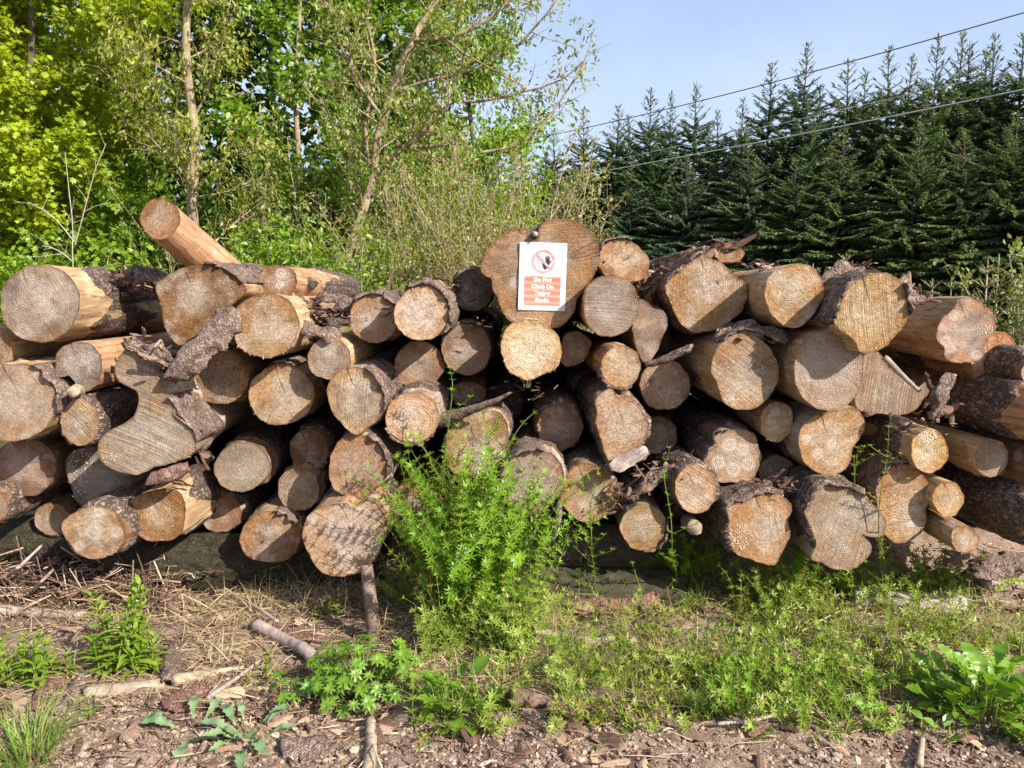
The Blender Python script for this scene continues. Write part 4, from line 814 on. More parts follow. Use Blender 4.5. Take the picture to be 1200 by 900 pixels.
# sticks on the ground and against the pile
def lay(pxs, h): return [gpt(u, v) + np.array([0, 0, h]) for u, v in pxs]
stick_thing('pale grey branch lying level at the left edge in front of the pile', lay([(-30, 722), (40, 722), (102, 726)], .03), .024, .018, M_STICK, 'fallen_branch', 'branch', 11)
stick_thing('cream peeled stick lying on soil beside the red bark piece', lay([(98, 818), (150, 810), (190, 806)], .012), .028, .024, M_PALEW, 'peeled_stick', 'stick', 12, rough=.08)
stick_thing('short cream and grey stick right of the upright bark slab', lay([(208, 802), (245, 797), (285, 790)], .012), .022, .014, M_PALEW, 'peeled_stick', 'stick', 13)
stick_thing('weathered grey stick lying diagonally left of the palmate leaved weed', lay([(303, 740), (340, 764), (372, 782), (396, 798)], .03), .026, .022, M_STICK, 'fallen_branch', 'branch', 14)
stick_thing('dark upright stick propped under the widest lobed pale log', [at(431, 662, 2.98), at(434, 705, 2.95), gpt(440, 748) + np.array([0, 0, -.01])], .026, .030, mat_simple_wood('dark_stick', (.10, .07, .05), (.26, .19, .15), 20), 'propped_stick', 'stick', 15)
stick_thing('pale root like stick pointing at the viewer by the bottom edge', lay([(436, 850), (432, 880), (429, 915)], .012), .016, .018, M_PALEW, 'peeled_stick', 'stick', 16, rough=.3)
stick_thing('brown branch lying in weeds below the tan log end', lay([(628, 748), (665, 752), (690, 760), (745, 758)], .03), .018, .014, M_STICK, 'fallen_branch', 'branch', 17, rough=.3)
stick_thing('dark rotten branch lying on soil in the middle foreground', lay([(600, 830), (650, 826), (700, 822), (762, 832)], .02), .03, .022, mat_simple_wood('rotten_wood', (.07, .045, .035), (.2, .13, .10), 20), 'fallen_branch', 'branch', 18, rough=.3)
stick_thing('thin brown twig slanting beside the red bark piece', lay([(245, 828), (270, 808), (305, 782)], .03), .009, .006, M_STICK, 'twig', 'twig', 19)
stick_thing('long thin twig slanting down towards the diagonal grey stick', lay([(262, 700), (290, 716), (325, 738)], .04), .007, .006, M_STICK, 'twig', 'twig', 20)
stick_thing('dark branch lying beside the diagonal grey stick', lay([(318, 735), (350, 748), (388, 756)], .02), .02, .016, M_RBARK, 'fallen_branch', 'branch', 21)
stick_thing('white short stick standing out of soil by the bottom edge at right', lay([(1080, 872), (1077, 905)], .02), .009, .011, M_PALEW, 'twig', 'twig', 22)
stick_thing('pale straight twig lying among weeds right of centre', lay([(935, 756), (960, 742), (985, 728)], .05), .005, .004, M_PALEW, 'twig', 'twig', 23)
stick_thing('curved green brown twig at the soil edge right of centre', lay([(840, 858), (880, 855), (915, 845), (950, 838), (972, 858)], .03), .006, .005, M_STICK, 'twig', 'twig', 24)
stick_thing('grey branch lying on the debris at the lower right edge', lay([(1150, 700), (1175, 690), (1215, 672)], .06), .02, .018, M_STICK, 'fallen_branch', 'branch', 25)
stick_thing('twig leaning out of the dark left corner of the pile', [gpt(-5, 690), at(20, 665, 3.2), at(48, 640, 3.35)], .010, .006, M_STICK, 'twig', 'twig', 26)
stick_thing('pale twig leaning among dry grass at the left of the pile', [gpt(25, 705), at(50, 680, 3.12), at(62, 668, 3.25)], .012, .006, M_PALEW, 'twig', 'twig', 27)
def gslab(label, pxs, w, m, seed, up=(.05, -.25, .95), lift=.015, thick=.014, rnd=.2, curl=.3):
    b = MB(); P = lay(pxs, lift); slab(b, P, w, np.array(up), thick, curl, seed, .008, rnd); thing(b, 'bark_slab', m, label, 'bark', P[0], 'bark pieces on the ground')
gslab('reddish brown bark plate lying behind the twisted twig in the left corner', [(36, 838), (56, 806), (72, 774)], .09, M_RBARK, 31)
gslab('grey brown bark plate parallel to the reddish one in the left corner', [(62, 842), (84, 818), (98, 796)], .06, M_BARK, 32)
gslab('square red brown bark piece lying between the peeled sticks', [(198, 838), (222, 822), (246, 815)], .12, M_RBARK, 33, rnd=.9, curl=.05)
gslab('upright rough bark slab across the gap between the two cream sticks', [(196, 808), (199, 790), (202, 770)], .06, M_BARK, 34, lift=.035)
gslab('grey flat bark piece at the bottom edge left of centre', [(330, 888), (352, 880), (378, 884)], .09, M_BARK, 35, rnd=0, curl=.05)
gslab('pinkish crumbling bark log among weeds below the tan log ends', [(665, 722), (700, 718), (740, 718), (785, 702)], .07, M_RBARK, 36, lift=.05, curl=1, rnd=.7)
gslab('dark curled bark standing in weeds right of centre', [(1028, 765), (1035, 758), (1044, 770)], .06, M_BARK, 37, lift=.04, curl=1)
gslab('dark hollow bark piece by the leafy weed at right', [(1018, 800), (1040, 798), (1062, 806)], .06, M_BARK, 38, lift=.02, curl=1)
gslab('bark strip lying in front of the dark rotten branch', [(640, 838), (690, 842), (740, 838)], .05, M_RBARK, 39, lift=.03)
gslab('large bark plate in the debris under the right end of the pile', [(1120, 690), (1150, 672), (1200, 660)], .14, M_BARK, 40, lift=.03)

def mat_chips():
    t = NT('bark_chips'); rn = t.attr('rnd'); r = t.n('ValToRGB'); t.put(r.inputs[0], rn)
    cs = [(0, (.075, .045, .036)), (.3, (.15, .088, .066)), (.55, (.25, .165, .115)), (.75, (.36, .245, .17)), (.9, (.48, .36, .24)), (1, (.64, .53, .37))]
    e = r.color_ramp.elements; e[0].position = 0; e[0].color = (*cs[0][1], 1); e[1].position = 1; e[1].color = (*cs[-1][1], 1)
    for p, c in cs[1:-1]: x = e.new(p); x.color = (*c, 1)
    n = t.noise(t.n('TexCoord').outputs['Object'], 120, 3)
    return t.principled(t.mix(t.ramp(n, .4, .65, 0, .6), r.outputs[0], t.mix(1.0, r.outputs[0], (.5, .46, .44), 'MULTIPLY')), .92, t.bump(n, .6, .004), .1)
M_CHIP = mat_chips()
hexa = np.array([[-.5, -.35], [.1, -.55], [.55, -.1], [.4, .45], [-.1, .5], [-.6, .2]])
T_CHIP = np.vstack([np.c_[hexa, np.zeros(6)], np.c_[hexa * .9, np.full(6, .22)]])
F_CHIP = [np.array([[0, 1, 7, 6], [1, 2, 8, 7], [2, 3, 9, 8], [3, 4, 10, 9], [4, 5, 11, 10], [5, 0, 6, 11]]), np.array([[6, 7, 8], [6, 8, 9], [6, 9, 10], [6, 10, 11]])]
def scatter_ground(rng, n, u0, u1, v0, v1):
    u = rng.uniform(u0, u1, n); v = rng.uniform(v0, v1, n); d = [gpt(a, c) for a, c in zip(u, v)]; return np.array(d)
def litter():
    rng = np.random.default_rng(5)
    P = np.vstack([scatter_ground(rng, 5200, -40, 460, 670, 870), scatter_ground(rng, 3000, 440, 1250, 690, 860), scatter_ground(rng, 6500, -40, 1250, 825, 925), scatter_ground(rng, 600, 1020, 1250, 640, 760), scatter_ground(rng, 800, 160, 440, 690, 800)])
    P = P[(fbm(P * 3.2, 55, 3) + rng.normal(0, .16, len(P))) > -.06 - .25 * (P[:, 0] < -.4)]; n = len(P); s = np.exp(rng.normal(-4.75, .65, n)); s = np.clip(s, .003, .05)
    b = MB(); P[:, 2] += s * .12
    up = nrm(np.c_[rng.normal(0, .45, n), rng.normal(0, .45, n), np.ones(n)])
    b.inst(T_CHIP, F_CHIP, P, rng.normal(0, 1, (n, 3)) * [1, 1, .25], up, np.stack([s * rng.uniform(.25, .8, n), s * rng.uniform(.9, 2.2, n), s * .4], -1), rnd=np.clip(rng.beta(1.5, 1.7, n), 0, 1))
    for q in np.vstack([scatter_ground(rng, 120, -30, 460, 690, 885), scatter_ground(rng, 70, 600, 1220, 700, 900), scatter_ground(rng, 40, 1080, 1230, 650, 720)]):
        a = rng.random() * 6.28; L = rng.uniform(.03, .10); d = np.array([math.cos(a), math.sin(a), rng.normal(0, .12)]); q = q + [0, 0, .010]
        slab(b, [q - d * L / 2, q + [0, 0, rng.uniform(0, .008)], q + d * L / 2], L * rng.uniform(.25, .55), nrm(rng.normal(0, .25, 3) + [0, -.1, 1]), .006, rng.uniform(-.3, .6), int(rng.integers(1e4)), .006, float(rng.beta(1.2, 2)), m=7, step=.012)
    tag(b.build('bark_litter', M_CHIP, smooth=False), 'brown bark chips and wood crumbs strewn over the soil', 'bark litter', kind='stuff')
    # heaps of flakes caught between the logs
    b = MB(); rng = np.random.default_rng(8)
    for u0, v0, u1, v1, Y, cnt, sp in ((140, 322, 190, 345, 3.6, 240, .05), (285, 325, 300, 345, 3.45, 50, .04), (335, 360, 420, 368, 3.48, 420, .05), (440, 340, 462, 372, 3.4, 60, .04),
                                      (505, 330, 530, 345, 3.5, 80, .05), (700, 305, 750, 330, 3.5, 80, .05), (770, 318, 850, 288, 3.55, 300, .035), (880, 305, 905, 322, 3.4, 60, .03),
                                      (925, 330, 965, 345, 3.35, 90, .04), (960, 330, 1010, 312, 3.4, 220, .035), (1060, 338, 1078, 358, 3.25, 60, .03), (165, 405, 200, 430, 3.2, 70, .04), (275, 318, 300, 335, 3.6, 120, .05),
                                      (760, 560, 810, 545, 3.3, 220, .05), (560, 375, 560, 378, 3.5, 20, .04), (845, 392, 915, 392, 3.34, 160, .03), (895, 565, 930, 572, 3.2, 70, .035), (1060, 490, 1110, 500, 3.2, 40, .04), (690, 600, 740, 580, 3.25, 60, .04), (600, 450, 640, 460, 3.35, 30, .04)):
        t = rng.random(cnt); P = np.array([at(u0 + (u1 - u0) * x, v0 + (v1 - v0) * x, Y + rng.normal(0, .06)) for x in t]) + rng.normal(0, sp, (cnt, 3)) * [1, 1, .55]
        s = np.clip(np.exp(rng.normal(-4.0, .5, cnt)), .008, .04)
        b.inst(T_CHIP, F_CHIP, P, rng.normal(0, 1, (cnt, 3)) * [1, 1, .35], nrm(np.c_[rng.normal(0, .7, cnt), rng.normal(-.4, .5, cnt), np.ones(cnt)]), np.stack([s * rng.uniform(.15, .5, cnt), s * rng.uniform(.9, 2.0, cnt), s * .22], -1), rnd=np.clip(rng.beta(1.1, 2.6, cnt), 0, 1))
    for u0, v0, u1, v1, Y, cnt in ((140, 325, 195, 340, 3.55, 14), (275, 320, 300, 335, 3.55, 6), (335, 360, 405, 366, 3.48, 22), (440, 345, 462, 375, 3.4, 5), (500, 325, 530, 340, 3.5, 6), (745, 342, 845, 288, 3.54, 26), (880, 308, 900, 320, 3.4, 6), (930, 335, 965, 345, 3.3, 10), (955, 332, 1015, 312, 3.32, 16), (1056, 335, 1080, 358, 3.2, 10),
                               (150, 400, 205, 430, 3.16, 12), (755, 565, 815, 540, 3.26, 14), (840, 392, 925, 396, 3.26, 14), (1085, 440, 1110, 500, 3.12, 10), (700, 585, 740, 570, 3.2, 8), (890, 565, 930, 575, 3.16, 8), (200, 470, 240, 545, 3.2, 10), (440, 470, 460, 440, 3.3, 5)):
        for _ in range(cnt):
            x = rng.random(); q = at(u0 + (u1 - u0) * x + rng.normal(0, 6), v0 + (v1 - v0) * x + rng.normal(0, 5), Y + rng.normal(0, .04)); L = rng.uniform(.05, .14); d = nrm(np.array([(u1 - u0) * .01 + rng.normal(0, .5), rng.normal(0, .7), -(v1 - v0) * .01 + rng.normal(0, .16)])); w_ = rng.normal(0, .018, 3)
            slab(b, [q - d * L / 2, q + w_, q + d * L / 2 + rng.normal(0, .02, 3)], rng.uniform(.008, .03), nrm(rng.normal(0, .5, 3) + [0, -.5, .8]), .003, rng.uniform(-.6, 1), int(rng.integers(1e4)), .004, float(np.clip(rng.beta(1.2, 2.2), 0, 1)), m=5, step=.015)
    tag(b.build('bark_debris', M_CHIP, smooth=False), 'dark torn bark flakes heaped between and on top of the logs', 'bark debris', kind='stuff')
    # dry straw and fine twigs
    T = np.array([[-.5, 0, 0], [.5, 0, 0], [-.4, .35, .08], [.4, .35, .08], [-.3, .7, .1], [.3, .7, .1], [0, 1, .04]]); Fq = [np.array([[0, 1, 3, 2], [2, 3, 5, 4]]), np.array([[4, 5, 6]])]
    b = MB(); rng = np.random.default_rng(9)
    for n, u0, u1, v0, v1, upz in ((1400, 285, 440, 672, 722, .5), (1100, 60, 300, 676, 735, .25), (900, -30, 130, 682, 728, .3), (900, -30, 440, 720, 830, .05), (1000, 440, 700, 690, 820, .3), (2200, 640, 1200, 690, 840, .25), (900, 440, 660, 700, 800, .3), (500, -30, 1230, 690, 890, .1), (250, 230, 330, 735, 800, .15), (300, 600, 700, 650, 720, .6)):
        P = scatter_ground(rng, n, u0, u1, v0, v1); P[:, 2] += .004 + .02 * rng.random(n) * (1 + upz)
        d = np.c_[rng.normal(0, 1, n), rng.normal(0, .8, n), rng.normal(0, .12, n) + upz * rng.random(n) ** 2 * 1.5]; L = rng.uniform(.04, .17, n)
        b.inst(T, Fq, P, d, np.c_[rng.normal(0, .4, n), rng.normal(0, .4, n), np.ones(n)], np.stack([rng.uniform(.0016, .0045, n), L, L], -1), rnd=rng.random(n))
    tag(b.build('dry_grass', M_STRAW), 'dry straw coloured grass and stalks matted under the pile', 'dry grass', kind='stuff')
    b = MB(); rng = np.random.default_rng(10)
    for n, u0, u1, v0, v1, dark in ((420, -40, 460, 680, 850, 0), (260, 440, 1230, 700, 880, 0), (300, -40, 460, 660, 740, 0), (200, 1020, 1230, 640, 720, 0), (160, -40, 1230, 840, 915, 0)):
        P = scatter_ground(rng, n, u0, u1, v0, v1)
        for q in P:
            L = np.exp(rng.normal(-2.6, .5)); a = rng.random() * 6.28; d = np.array([math.cos(a), math.sin(a) * .8, rng.normal(0, .10)]); m_ = q + np.array([0, 0, .006 + .012 * rng.random()]); r = rng.uniform(.0012, .004)
            b.tube([m_ - d * L / 2, m_ + rng.normal(0, .05 * L, 3), m_ + d * L / 2], [r, r * .9, r * .6], 4, rnd=rng.beta(1.4, 1.2))
    for _ in range(650):                                          # dark tangle under the left end
        q = at(rng.uniform(-60, 200), rng.uniform(645, 705), rng.uniform(3.2, 3.55)); q[2] = gz(q[0], q[1]) + rng.uniform(0, .14); L = rng.uniform(.08, .32); d = nrm(np.array([rng.normal(0, 1), rng.normal(0, .5), rng.normal(.1, .45)])); r = rng.uniform(.0015, .005)
        b.tube([q - d * L / 2, q + rng.normal(0, .06 * L, 3), q + d * L / 2], [r, r * .9, r * .5], 4, rnd=rng.beta(1.2, 1.6))
    tag(b.build('fallen_twigs', M_CHIP), 'thin dead twigs scattered through the bark litter', 'twigs', kind='stuff')
litter()

# ------------------------------------------------------------------ weeds
def leaf_strip(wid, z=None, fold=.25, y=None):
    n = len(wid); y = np.linspace(0, 1, n) if y is None else np.array(y); z = np.zeros(n) if z is None else np.array(z); w_ = np.array(wid)
    T = np.stack([np.c_[-w_, y, z + fold * w_], np.c_[0 * w_, y, z], np.c_[w_, y, z + fold * w_]], 1).reshape(-1, 3)
    i = np.arange(n - 1) * 3; Fq = np.vstack([np.stack([i, i + 1, i + 4, i + 3], -1), np.stack([i + 1, i + 2, i + 5, i + 4], -1)]); return T, [Fq]
T_LAN = leaf_strip([.015, .10, .12, .08, .006], [0, .05, .04, -.05, -.2])
T_NAR = leaf_strip([.03, .085, .075, .01], [0, .02, .02, -.03])
T_OVAL = leaf_strip([.03, .26, .33, .22, .02], [0, .05, .04, -.04, -.16])
_jy = np.linspace(0, 1, 23); T_JAG = leaf_strip(np.where(np.arange(23) % 3 == 1, 1.0, np.where(np.arange(23) % 3 == 2, .82, .62)) * (.03 + .30 * np.sin(np.pi * _jy ** 1.15) ** .8 * (.45 + .6 * _jy)), .5 * _jy * (1 - _jy) + .03 * np.sin(_jy * 14) - .12 * _jy ** 3, .28)
T_BLADE = leaf_strip([.5, .55, .45, .3, .03], [0, .06, .06, -.04, -.28], 0)
def lobed(n_l=5, depth=.45):
    a = np.linspace(-125, 125, n_l * 2 + 1); R = np.array([(.6 if i % 2 else depth * .62) for i in range(len(a))]); R[n_l] = .62; R = R * (1 - .25 * np.abs(a) / 125)
    if n_l % 2: R = np.array([(.62 if i % 2 == 1 else .36) for i in range(len(a))]) * (1 - .3 * np.abs(a) / 125)
    ar = np.radians(90 + a); P = np.c_[R * np.cos(ar), .38 + R * np.sin(ar), .10 * np.abs(np.cos(ar)) - .04 * np.sin(ar)]
    V = np.vstack([[0, .38, -.03], P, [0, 0, 0]]); n = len(P); f = [[0, i, i + 1] for i in range(1, n)] + [[0, n, n + 1], [0, n + 1, 1]]
    return V, [np.array(f)[:, ::-1]]
T_MAP = lobed(5)
M_CLV = mat_leaf('goosegrass_green', (.12, .25, .012), (.25, .40, .025), trans=.4)
M_CLY = mat_leaf('goosegrass_yellowing', (.20, .31, .03), (.34, .39, .075), dry=(.34, .22, .09), trans=.4)
M_WIL = mat_leaf('willowherb_green', (.16, .27, .02), (.28, .40, .045), trans=.4)
M_BRD = mat_leaf('broad_weed_green', (.105, .225, .012), (.22, .36, .03), trans=.42, gloss=.04)
M_BLU = mat_leaf('thistle_green', (.17, .27, .13), (.25, .35, .17), trans=.3)
M_GRS = mat_leaf('grass_green', (.14, .25, .03), (.28, .38, .08), dry=(.38, .31, .13), trans=.35)
M_STEM = mat_leaf('weed_stem', (.12, .20, .03), (.22, .22, .06), dry=(.3, .13, .07), trans=.15)

def goosegrass(label, roots, n, hmin, hmax, m, seed, lean=(0, 0), spread=.35, droop=.4, leaf=(.020, .036), name='goosegrass', stuff=False, cat='weed', group=None, tops=None):
    rng = np.random.default_rng(seed); sb, lb = MB(), MB(); LP, LD, LU, LS, LR = [], [], [], [], []
    roots = np.array(roots); c = roots.mean(0)
    for i in range(n):
        r0 = roots[rng.integers(len(roots))] + np.r_[rng.normal(0, .02, 2), -.01]; L = rng.uniform(hmin, hmax) * (tops(r0) if tops else 1)
        d = nrm(np.array([lean[0] + rng.normal(0, spread), lean[1] + rng.normal(0, spread), 1])); p = r0.copy(); pts = [p.copy()]; k = max(4, int(L / .035))
        dr = np.array([rng.normal(0, 1), rng.normal(0, .7), 0])
        for j in range(k):
            d = nrm(d + rng.normal(0, .10, 3) + droop * dr * .12 - np.array([0, 0, droop * .10 * j / k])); p = p + d * L / k
            g = gz(p[0], p[1]) + .008
            if p[2] < g: p[2] = g; d[2] = abs(d[2]) * .3
            pts.append(p.copy())
        pts = np.array(pts); rv = rng.random()
        sb.tube(pts, np.linspace(.0022, .0011, len(pts)), 3, cap=False, rnd=rv)
        tg = nrm(np.gradient(pts, axis=0))
        for j in range(1, len(pts)):
            if rng.random() < .15: continue
            q = 6 if rng.random() < .6 else 8; ref = nrm(np.cross(tg[j], rng.normal(0, 1, 3))); r2 = np.cross(tg[j], ref); sz = rng.uniform(*leaf) * (1.1 - .45 * j / len(pts)); a0 = rng.random() * 7
            for x in range(q):
                aa = a0 + x * 2 * math.pi / q; o = math.cos(aa) * ref + math.sin(aa) * r2
                LP.append(pts[j]); LD.append(o + tg[j] * (.35 + .5 * (j == len(pts) - 1))); LU.append(tg[j]); LS.append(sz * rng.uniform(.75, 1.15)); LR.append(np.clip(rv * .6 + rng.random() * .4, 0, 1))
    LS = np.array(LS); lb.inst(*T_NAR, LP, LD, LU, np.stack([LS * 1.35, LS, LS], -1), rnd=LR)
    if stuff:
        lb.M = [mm * 0 for mm in lb.M]; n0 = lb.n
        for V, f in ((sb, None),):
            for F_, M_ in zip(sb.F, sb.M): lb.F.append(F_ + n0); lb.M.append(M_ * 0 + 1)
            for v in sb.V: lb.V.append(v); lb.n += len(v)
            for a, l in sb.A.items():
                for o_, v in l: lb.A.setdefault(a, []).append((o_ + n0, v))
        return tag(lb.build(name, [m, M_STEM]), label, cat, kind='stuff')
    root = empty(name, c, label, cat, group); part(local(sb, root), 'stem', M_STEM, root); part(local(lb, root), 'foliage', m, root); return root
rg = np.random.default_rng(77)
def rp(n, u0, u1, v0, v1): return [gpt(rg.uniform(u0, u1), rg.uniform(v0, v1)) for _ in range(n)]
goosegrass('tall bright green goosegrass mass climbing the middle of the pile', rp(40, 515, 600, 725, 752), 230, .42, .74, M_CLV, 1, (.02, -.02), .055, .09, leaf=(.026, .042))
goosegrass('upper spray of goosegrass in front of the heart shaped log', rp(14, 530, 580, 728, 748), 60, .72, .98, M_CLV, 2, (.0, -.02), .05, .08, leaf=(.028, .044))
goosegrass('pale green goosegrass skirt at the foot of the tall mass', rp(50, 490, 622, 730, 775), 190, .16, .34, M_CLY, 3, (0, -.05), .16, .4)
def stalk(label, pxs, m, seed, leaf=.034, every=.06):
    rng = np.random.default_rng(seed); P = np.array([at(*p) for p in pxs[1:]]); P = np.vstack([gpt(*pxs[0][:2])[None], P]); sb, lb = MB(), MB()
    c = np.concatenate([[0], np.cumsum(np.linalg.norm(np.diff(P, axis=0), axis=1))]); n = max(6, int(c[-1] / .03)); t = np.linspace(0, c[-1], n); Q = np.stack([np.interp(t, c, P[:, k]) for k in range(3)], -1)
    Q += np.c_[.022 * vnoise(np.c_[t * 5, t * 0 + seed, t * 0], seed), .015 * vnoise(np.c_[t * 5, t * 0 + seed, t * 0 + 5], seed), 0 * t] * np.clip(t / .15, 0, 1)[:, None]
    sb.tube(Q, np.linspace(.0035, .0018, n), 5, rnd=.3); LP, LD, LU, LS = [], [], [], []
    for s_ in np.append(np.cumsum(rng.uniform(.6, 1.7, int(c[-1] / every) + 2) * every), c[-1]):
        if s_ > c[-1]: continue
        tilt = rng.normal(0, .35, 2); lsz = leaf * rng.uniform(.55, 1.2)
        p = np.array([np.interp(s_, t, Q[:, k]) for k in range(3)]); q = 7; a0 = rng.random() * 6
        for x in range(q):
            o = np.array([math.cos(a0 + x * 6.28 / q), math.sin(a0 + x * 6.28 / q), .45]); o[2] += o[0] * tilt[0] + o[1] * tilt[1] + rng.normal(0, .15); LP.append(p); LD.append(o); LU.append((0, 0, 1)); LS.append(lsz * rng.uniform(.6, 1.15))
        if rng.random() < .55:                                   # side shoot
            d = nrm(np.array([rng.normal(0, 1), -.3, .6])); sp = [p + d * y + np.array([0, 0, .6 * y * y]) for y in np.linspace(0, rng.uniform(.05, .12), 5)]; sb.tube(sp, .0014, 3, cap=False, rnd=.3)
            for q_ in (2, 4):
                for x in range(6): LP.append(sp[q_]); LD.append(np.array([math.cos(x * 1.05), math.sin(x * 1.05), .5])); LU.append((0, 0, 1)); LS.append(leaf * .75)
    LS = np.array(LS); lb.inst(*T_NAR, LP, LD, LU, np.stack([LS * 1.3, LS, LS], -1), rnd=rng.random(len(LP)))
    root = empty('goosegrass_stalk', P[0], label, 'weed', 'goosegrass stalks'); part(local(sb, root), 'stem', M_STEM, root); part(local(lb, root), 'foliage', m, root)
stalk('tallest single goosegrass stalk rising left of the heart shaped log', [(508, 735), (514, 650, 3.04), (520, 560, 3.02), (524, 490, 3.0), (527, 446, 3.0)], M_CLV, 1)
stalk('goosegrass stalk rising beside the triangular pale log', [(1008, 690), (1006, 620, 3.05), (1003, 560, 3.03), (1008, 525, 3.0)], M_CLY, 2, .026, .045)
stalk('goosegrass stalk in front of the golden lobed log', [(1030, 690), (1030, 620, 3.0), (1032, 560, 2.98), (1036, 530, 2.98)], M_CLY, 3, .024, .045)
stalk('goosegrass stalk left of the pale egg shaped log', [(790, 700), (788, 630, 3.04), (786, 580, 3.02), (783, 552, 3.02)], M_CLV, 4, .026, .045)
stalk('short goosegrass stalk against the tan log right of the striped grey one', [(690, 700), (694, 640, 3.1), (690, 590, 3.08), (700, 570, 3.08)], M_CLV, 5, .028, .05)
stalk('goosegrass stalk across the striped grey log', [(628, 720), (622, 650, 3.06), (616, 590, 3.04), (620, 565, 3.04)], M_CLV, 6, .028, .05)
goosegrass('fresh goosegrass tuft between the six sided log and the mushroom shaped one', rp(8, 920, 950, 690, 705), 26, .20, .42, M_CLV, 7, (0, -.1), .14, .3)
goosegrass('goosegrass clump in shade under the egg shaped log', rp(14, 770, 850, 668, 692), 36, .12, .32, M_CLV, 8, (0, -.1), .3, .5)
goosegrass('yellow green goosegrass mound below the six sided log', rp(25, 870, 975, 700, 740), 90, .12, .30, M_CLY, 9, (0, -.1), .35, .6)
goosegrass('goosegrass bank under the mushroom shaped log at right', rp(25, 990, 1120, 680, 725), 80, .12, .30, M_CLY, 10, (-.3, -.1), .35, .6)
goosegrass('dense green goosegrass mat at the soil edge right of centre', rp(30, 830, 1010, 785, 840), 110, .12, .26, M_CLV, 11, (0, -.1), .5, .8)
goosegrass('thin goosegrass at the left foot of the tall mass', rp(10, 460, 490, 690, 715), 14, .15, .30, M_CLY, 12, (-.1, -.1), .25, .4)
goosegrass('sprawling yellow green goosegrass over the ground right of centre', rp(220, 640, 1220, 690, 820), 320, .10, .30, M_CLY, 13, (-.1, -.2), .7, 1.0, name='goosegrass_cover', stuff=True, cat='ground cover')
goosegrass('sparse goosegrass runners over the ground in the middle', rp(130, 480, 1060, 760, 858), 300, .10, .24, M_CLY, 14, (0, -.2), .7, 1.0, name='goosegrass_runners', stuff=True, cat='ground cover')

def herb(label, base, stems, m, seed, T=T_LAN, leaf=(.05, .10), name='willowherb', cat='weed', gap=.035, wide=1.0, spread=.15, whorl=2, side=True):
    rng = np.random.default_rng(seed); sb, lb = MB(), MB(); LP, LD, LU, LS = [], [], [], []; base = np.array(base)
    for du, h in stems:
        p = base + np.array([du, rng.normal(0, .03), -.01]); p[2] = gz(p[0], p[1]) - .01; d = nrm(np.array([du * .6 + rng.normal(0, spread), rng.normal(0, spread), 1])); k = max(4, int(h / gap)); pts = [p]
        for j in range(k): d = nrm(d + rng.normal(0, .05, 3)); pts.append(pts[-1] + d * h / k)
        pts = np.array(pts); sb.tube(pts, np.linspace(.004, .0018, len(pts)), 5, rnd=rng.random()); a0 = rng.random() * 6
        for j in range(1, len(pts)):
            f = j / k; a0 += 2.1
            for x in range(whorl + (2 if j == k else 0)):
                aa = a0 + x * 2 * math.pi / whorl + rng.normal(0, .25); el = .35 + .9 * f ** 3 + rng.normal(0, .15)
                LP.append(pts[j]); LD.append(np.array([math.cos(aa), math.sin(aa), el])); LU.append((0, 0, 1)); LS.append(rng.uniform(*leaf) * (1.05 - .5 * f) * (.6 + .4 * min(1, 3 * f)))
    LS = np.array(LS); lb.inst(*T, LP, LD, LU, np.stack([LS * wide, LS, LS], -1), rnd=rng.random(len(LP)))
    root = empty(name, base, label, cat, None); part(local(sb, root), 'stem', M_STEM, root); part(local(lb, root), 'foliage', m, root); return root
herb('tall leafy willowherb standing at the left in front of the pile', gpt(140, 790), [(.05, .3), (-.03, .3), (.12, .12), (-.1, .1), (0, .36), (.03, .26), (-.04, .24), (.06, .18), (-.07, .14), (.09, .12), (.02, .31), (-.02, .2), (.08, .2), (.11, .15)], M_WIL, 1, leaf=(.06, .11), wide=1.2, whorl=3, gap=.03)
herb('low willowherb cluster at the left edge', gpt(30, 800), [(-.12, .14), (-.06, .16), (0, .18), (.06, .16), (.11, .13), (-.16, .12), (.03, .12), (.14, .1), (-.02, .1), (.08, .1), (-.09, .19), (-.2, .15), (-.03, .17), (.05, .2), (.1, .17)], M_WIL, 2, leaf=(.05, .09), wide=1.3, whorl=3, gap=.03)
herb('single pointed willowherb shoot in front of the rotten branch', gpt(678, 838), [(0, .15), (.012, .08)], M_WIL, 3, leaf=(.05, .08), wide=1.2)
herb('willowherb shoot beside the dark hollow bark piece', gpt(1056, 815), [(0, .16), (.03, .1)], M_WIL, 4, leaf=(.03, .05))
herb('tiny fresh shoot at the foot of the cream peeled stick', gpt(113, 835), [(0, .07), (.015, .05)], M_WIL, 5, leaf=(.03, .05))
herb('young willowherb shoot left of the diagonal grey stick', gpt(305, 800), [(0, .12), (.02, .08), (-.03, .06)], M_WIL, 6, leaf=(.035, .06))
herb('small bright weed on dry grass under the widest lobed log', gpt(380, 725), [(-.03, .05), (0, .07), (.03, .05), (.05, .04)], M_BRD, 7, T=T_OVAL, leaf=(.03, .05))
herb('leafy shoots at the right end of the weed bank', gpt(1185, 770), [(0, .16), (.05, .14), (-.05, .12), (.08, .1)], M_WIL, 8, leaf=(.04, .07))
herb('small rosette of bright shoots right of the soil edge mat', gpt(985, 855), [(0, .09), (.03, .07), (-.03, .06), (.05, .05)], M_CLV, 9, leaf=(.03, .05))

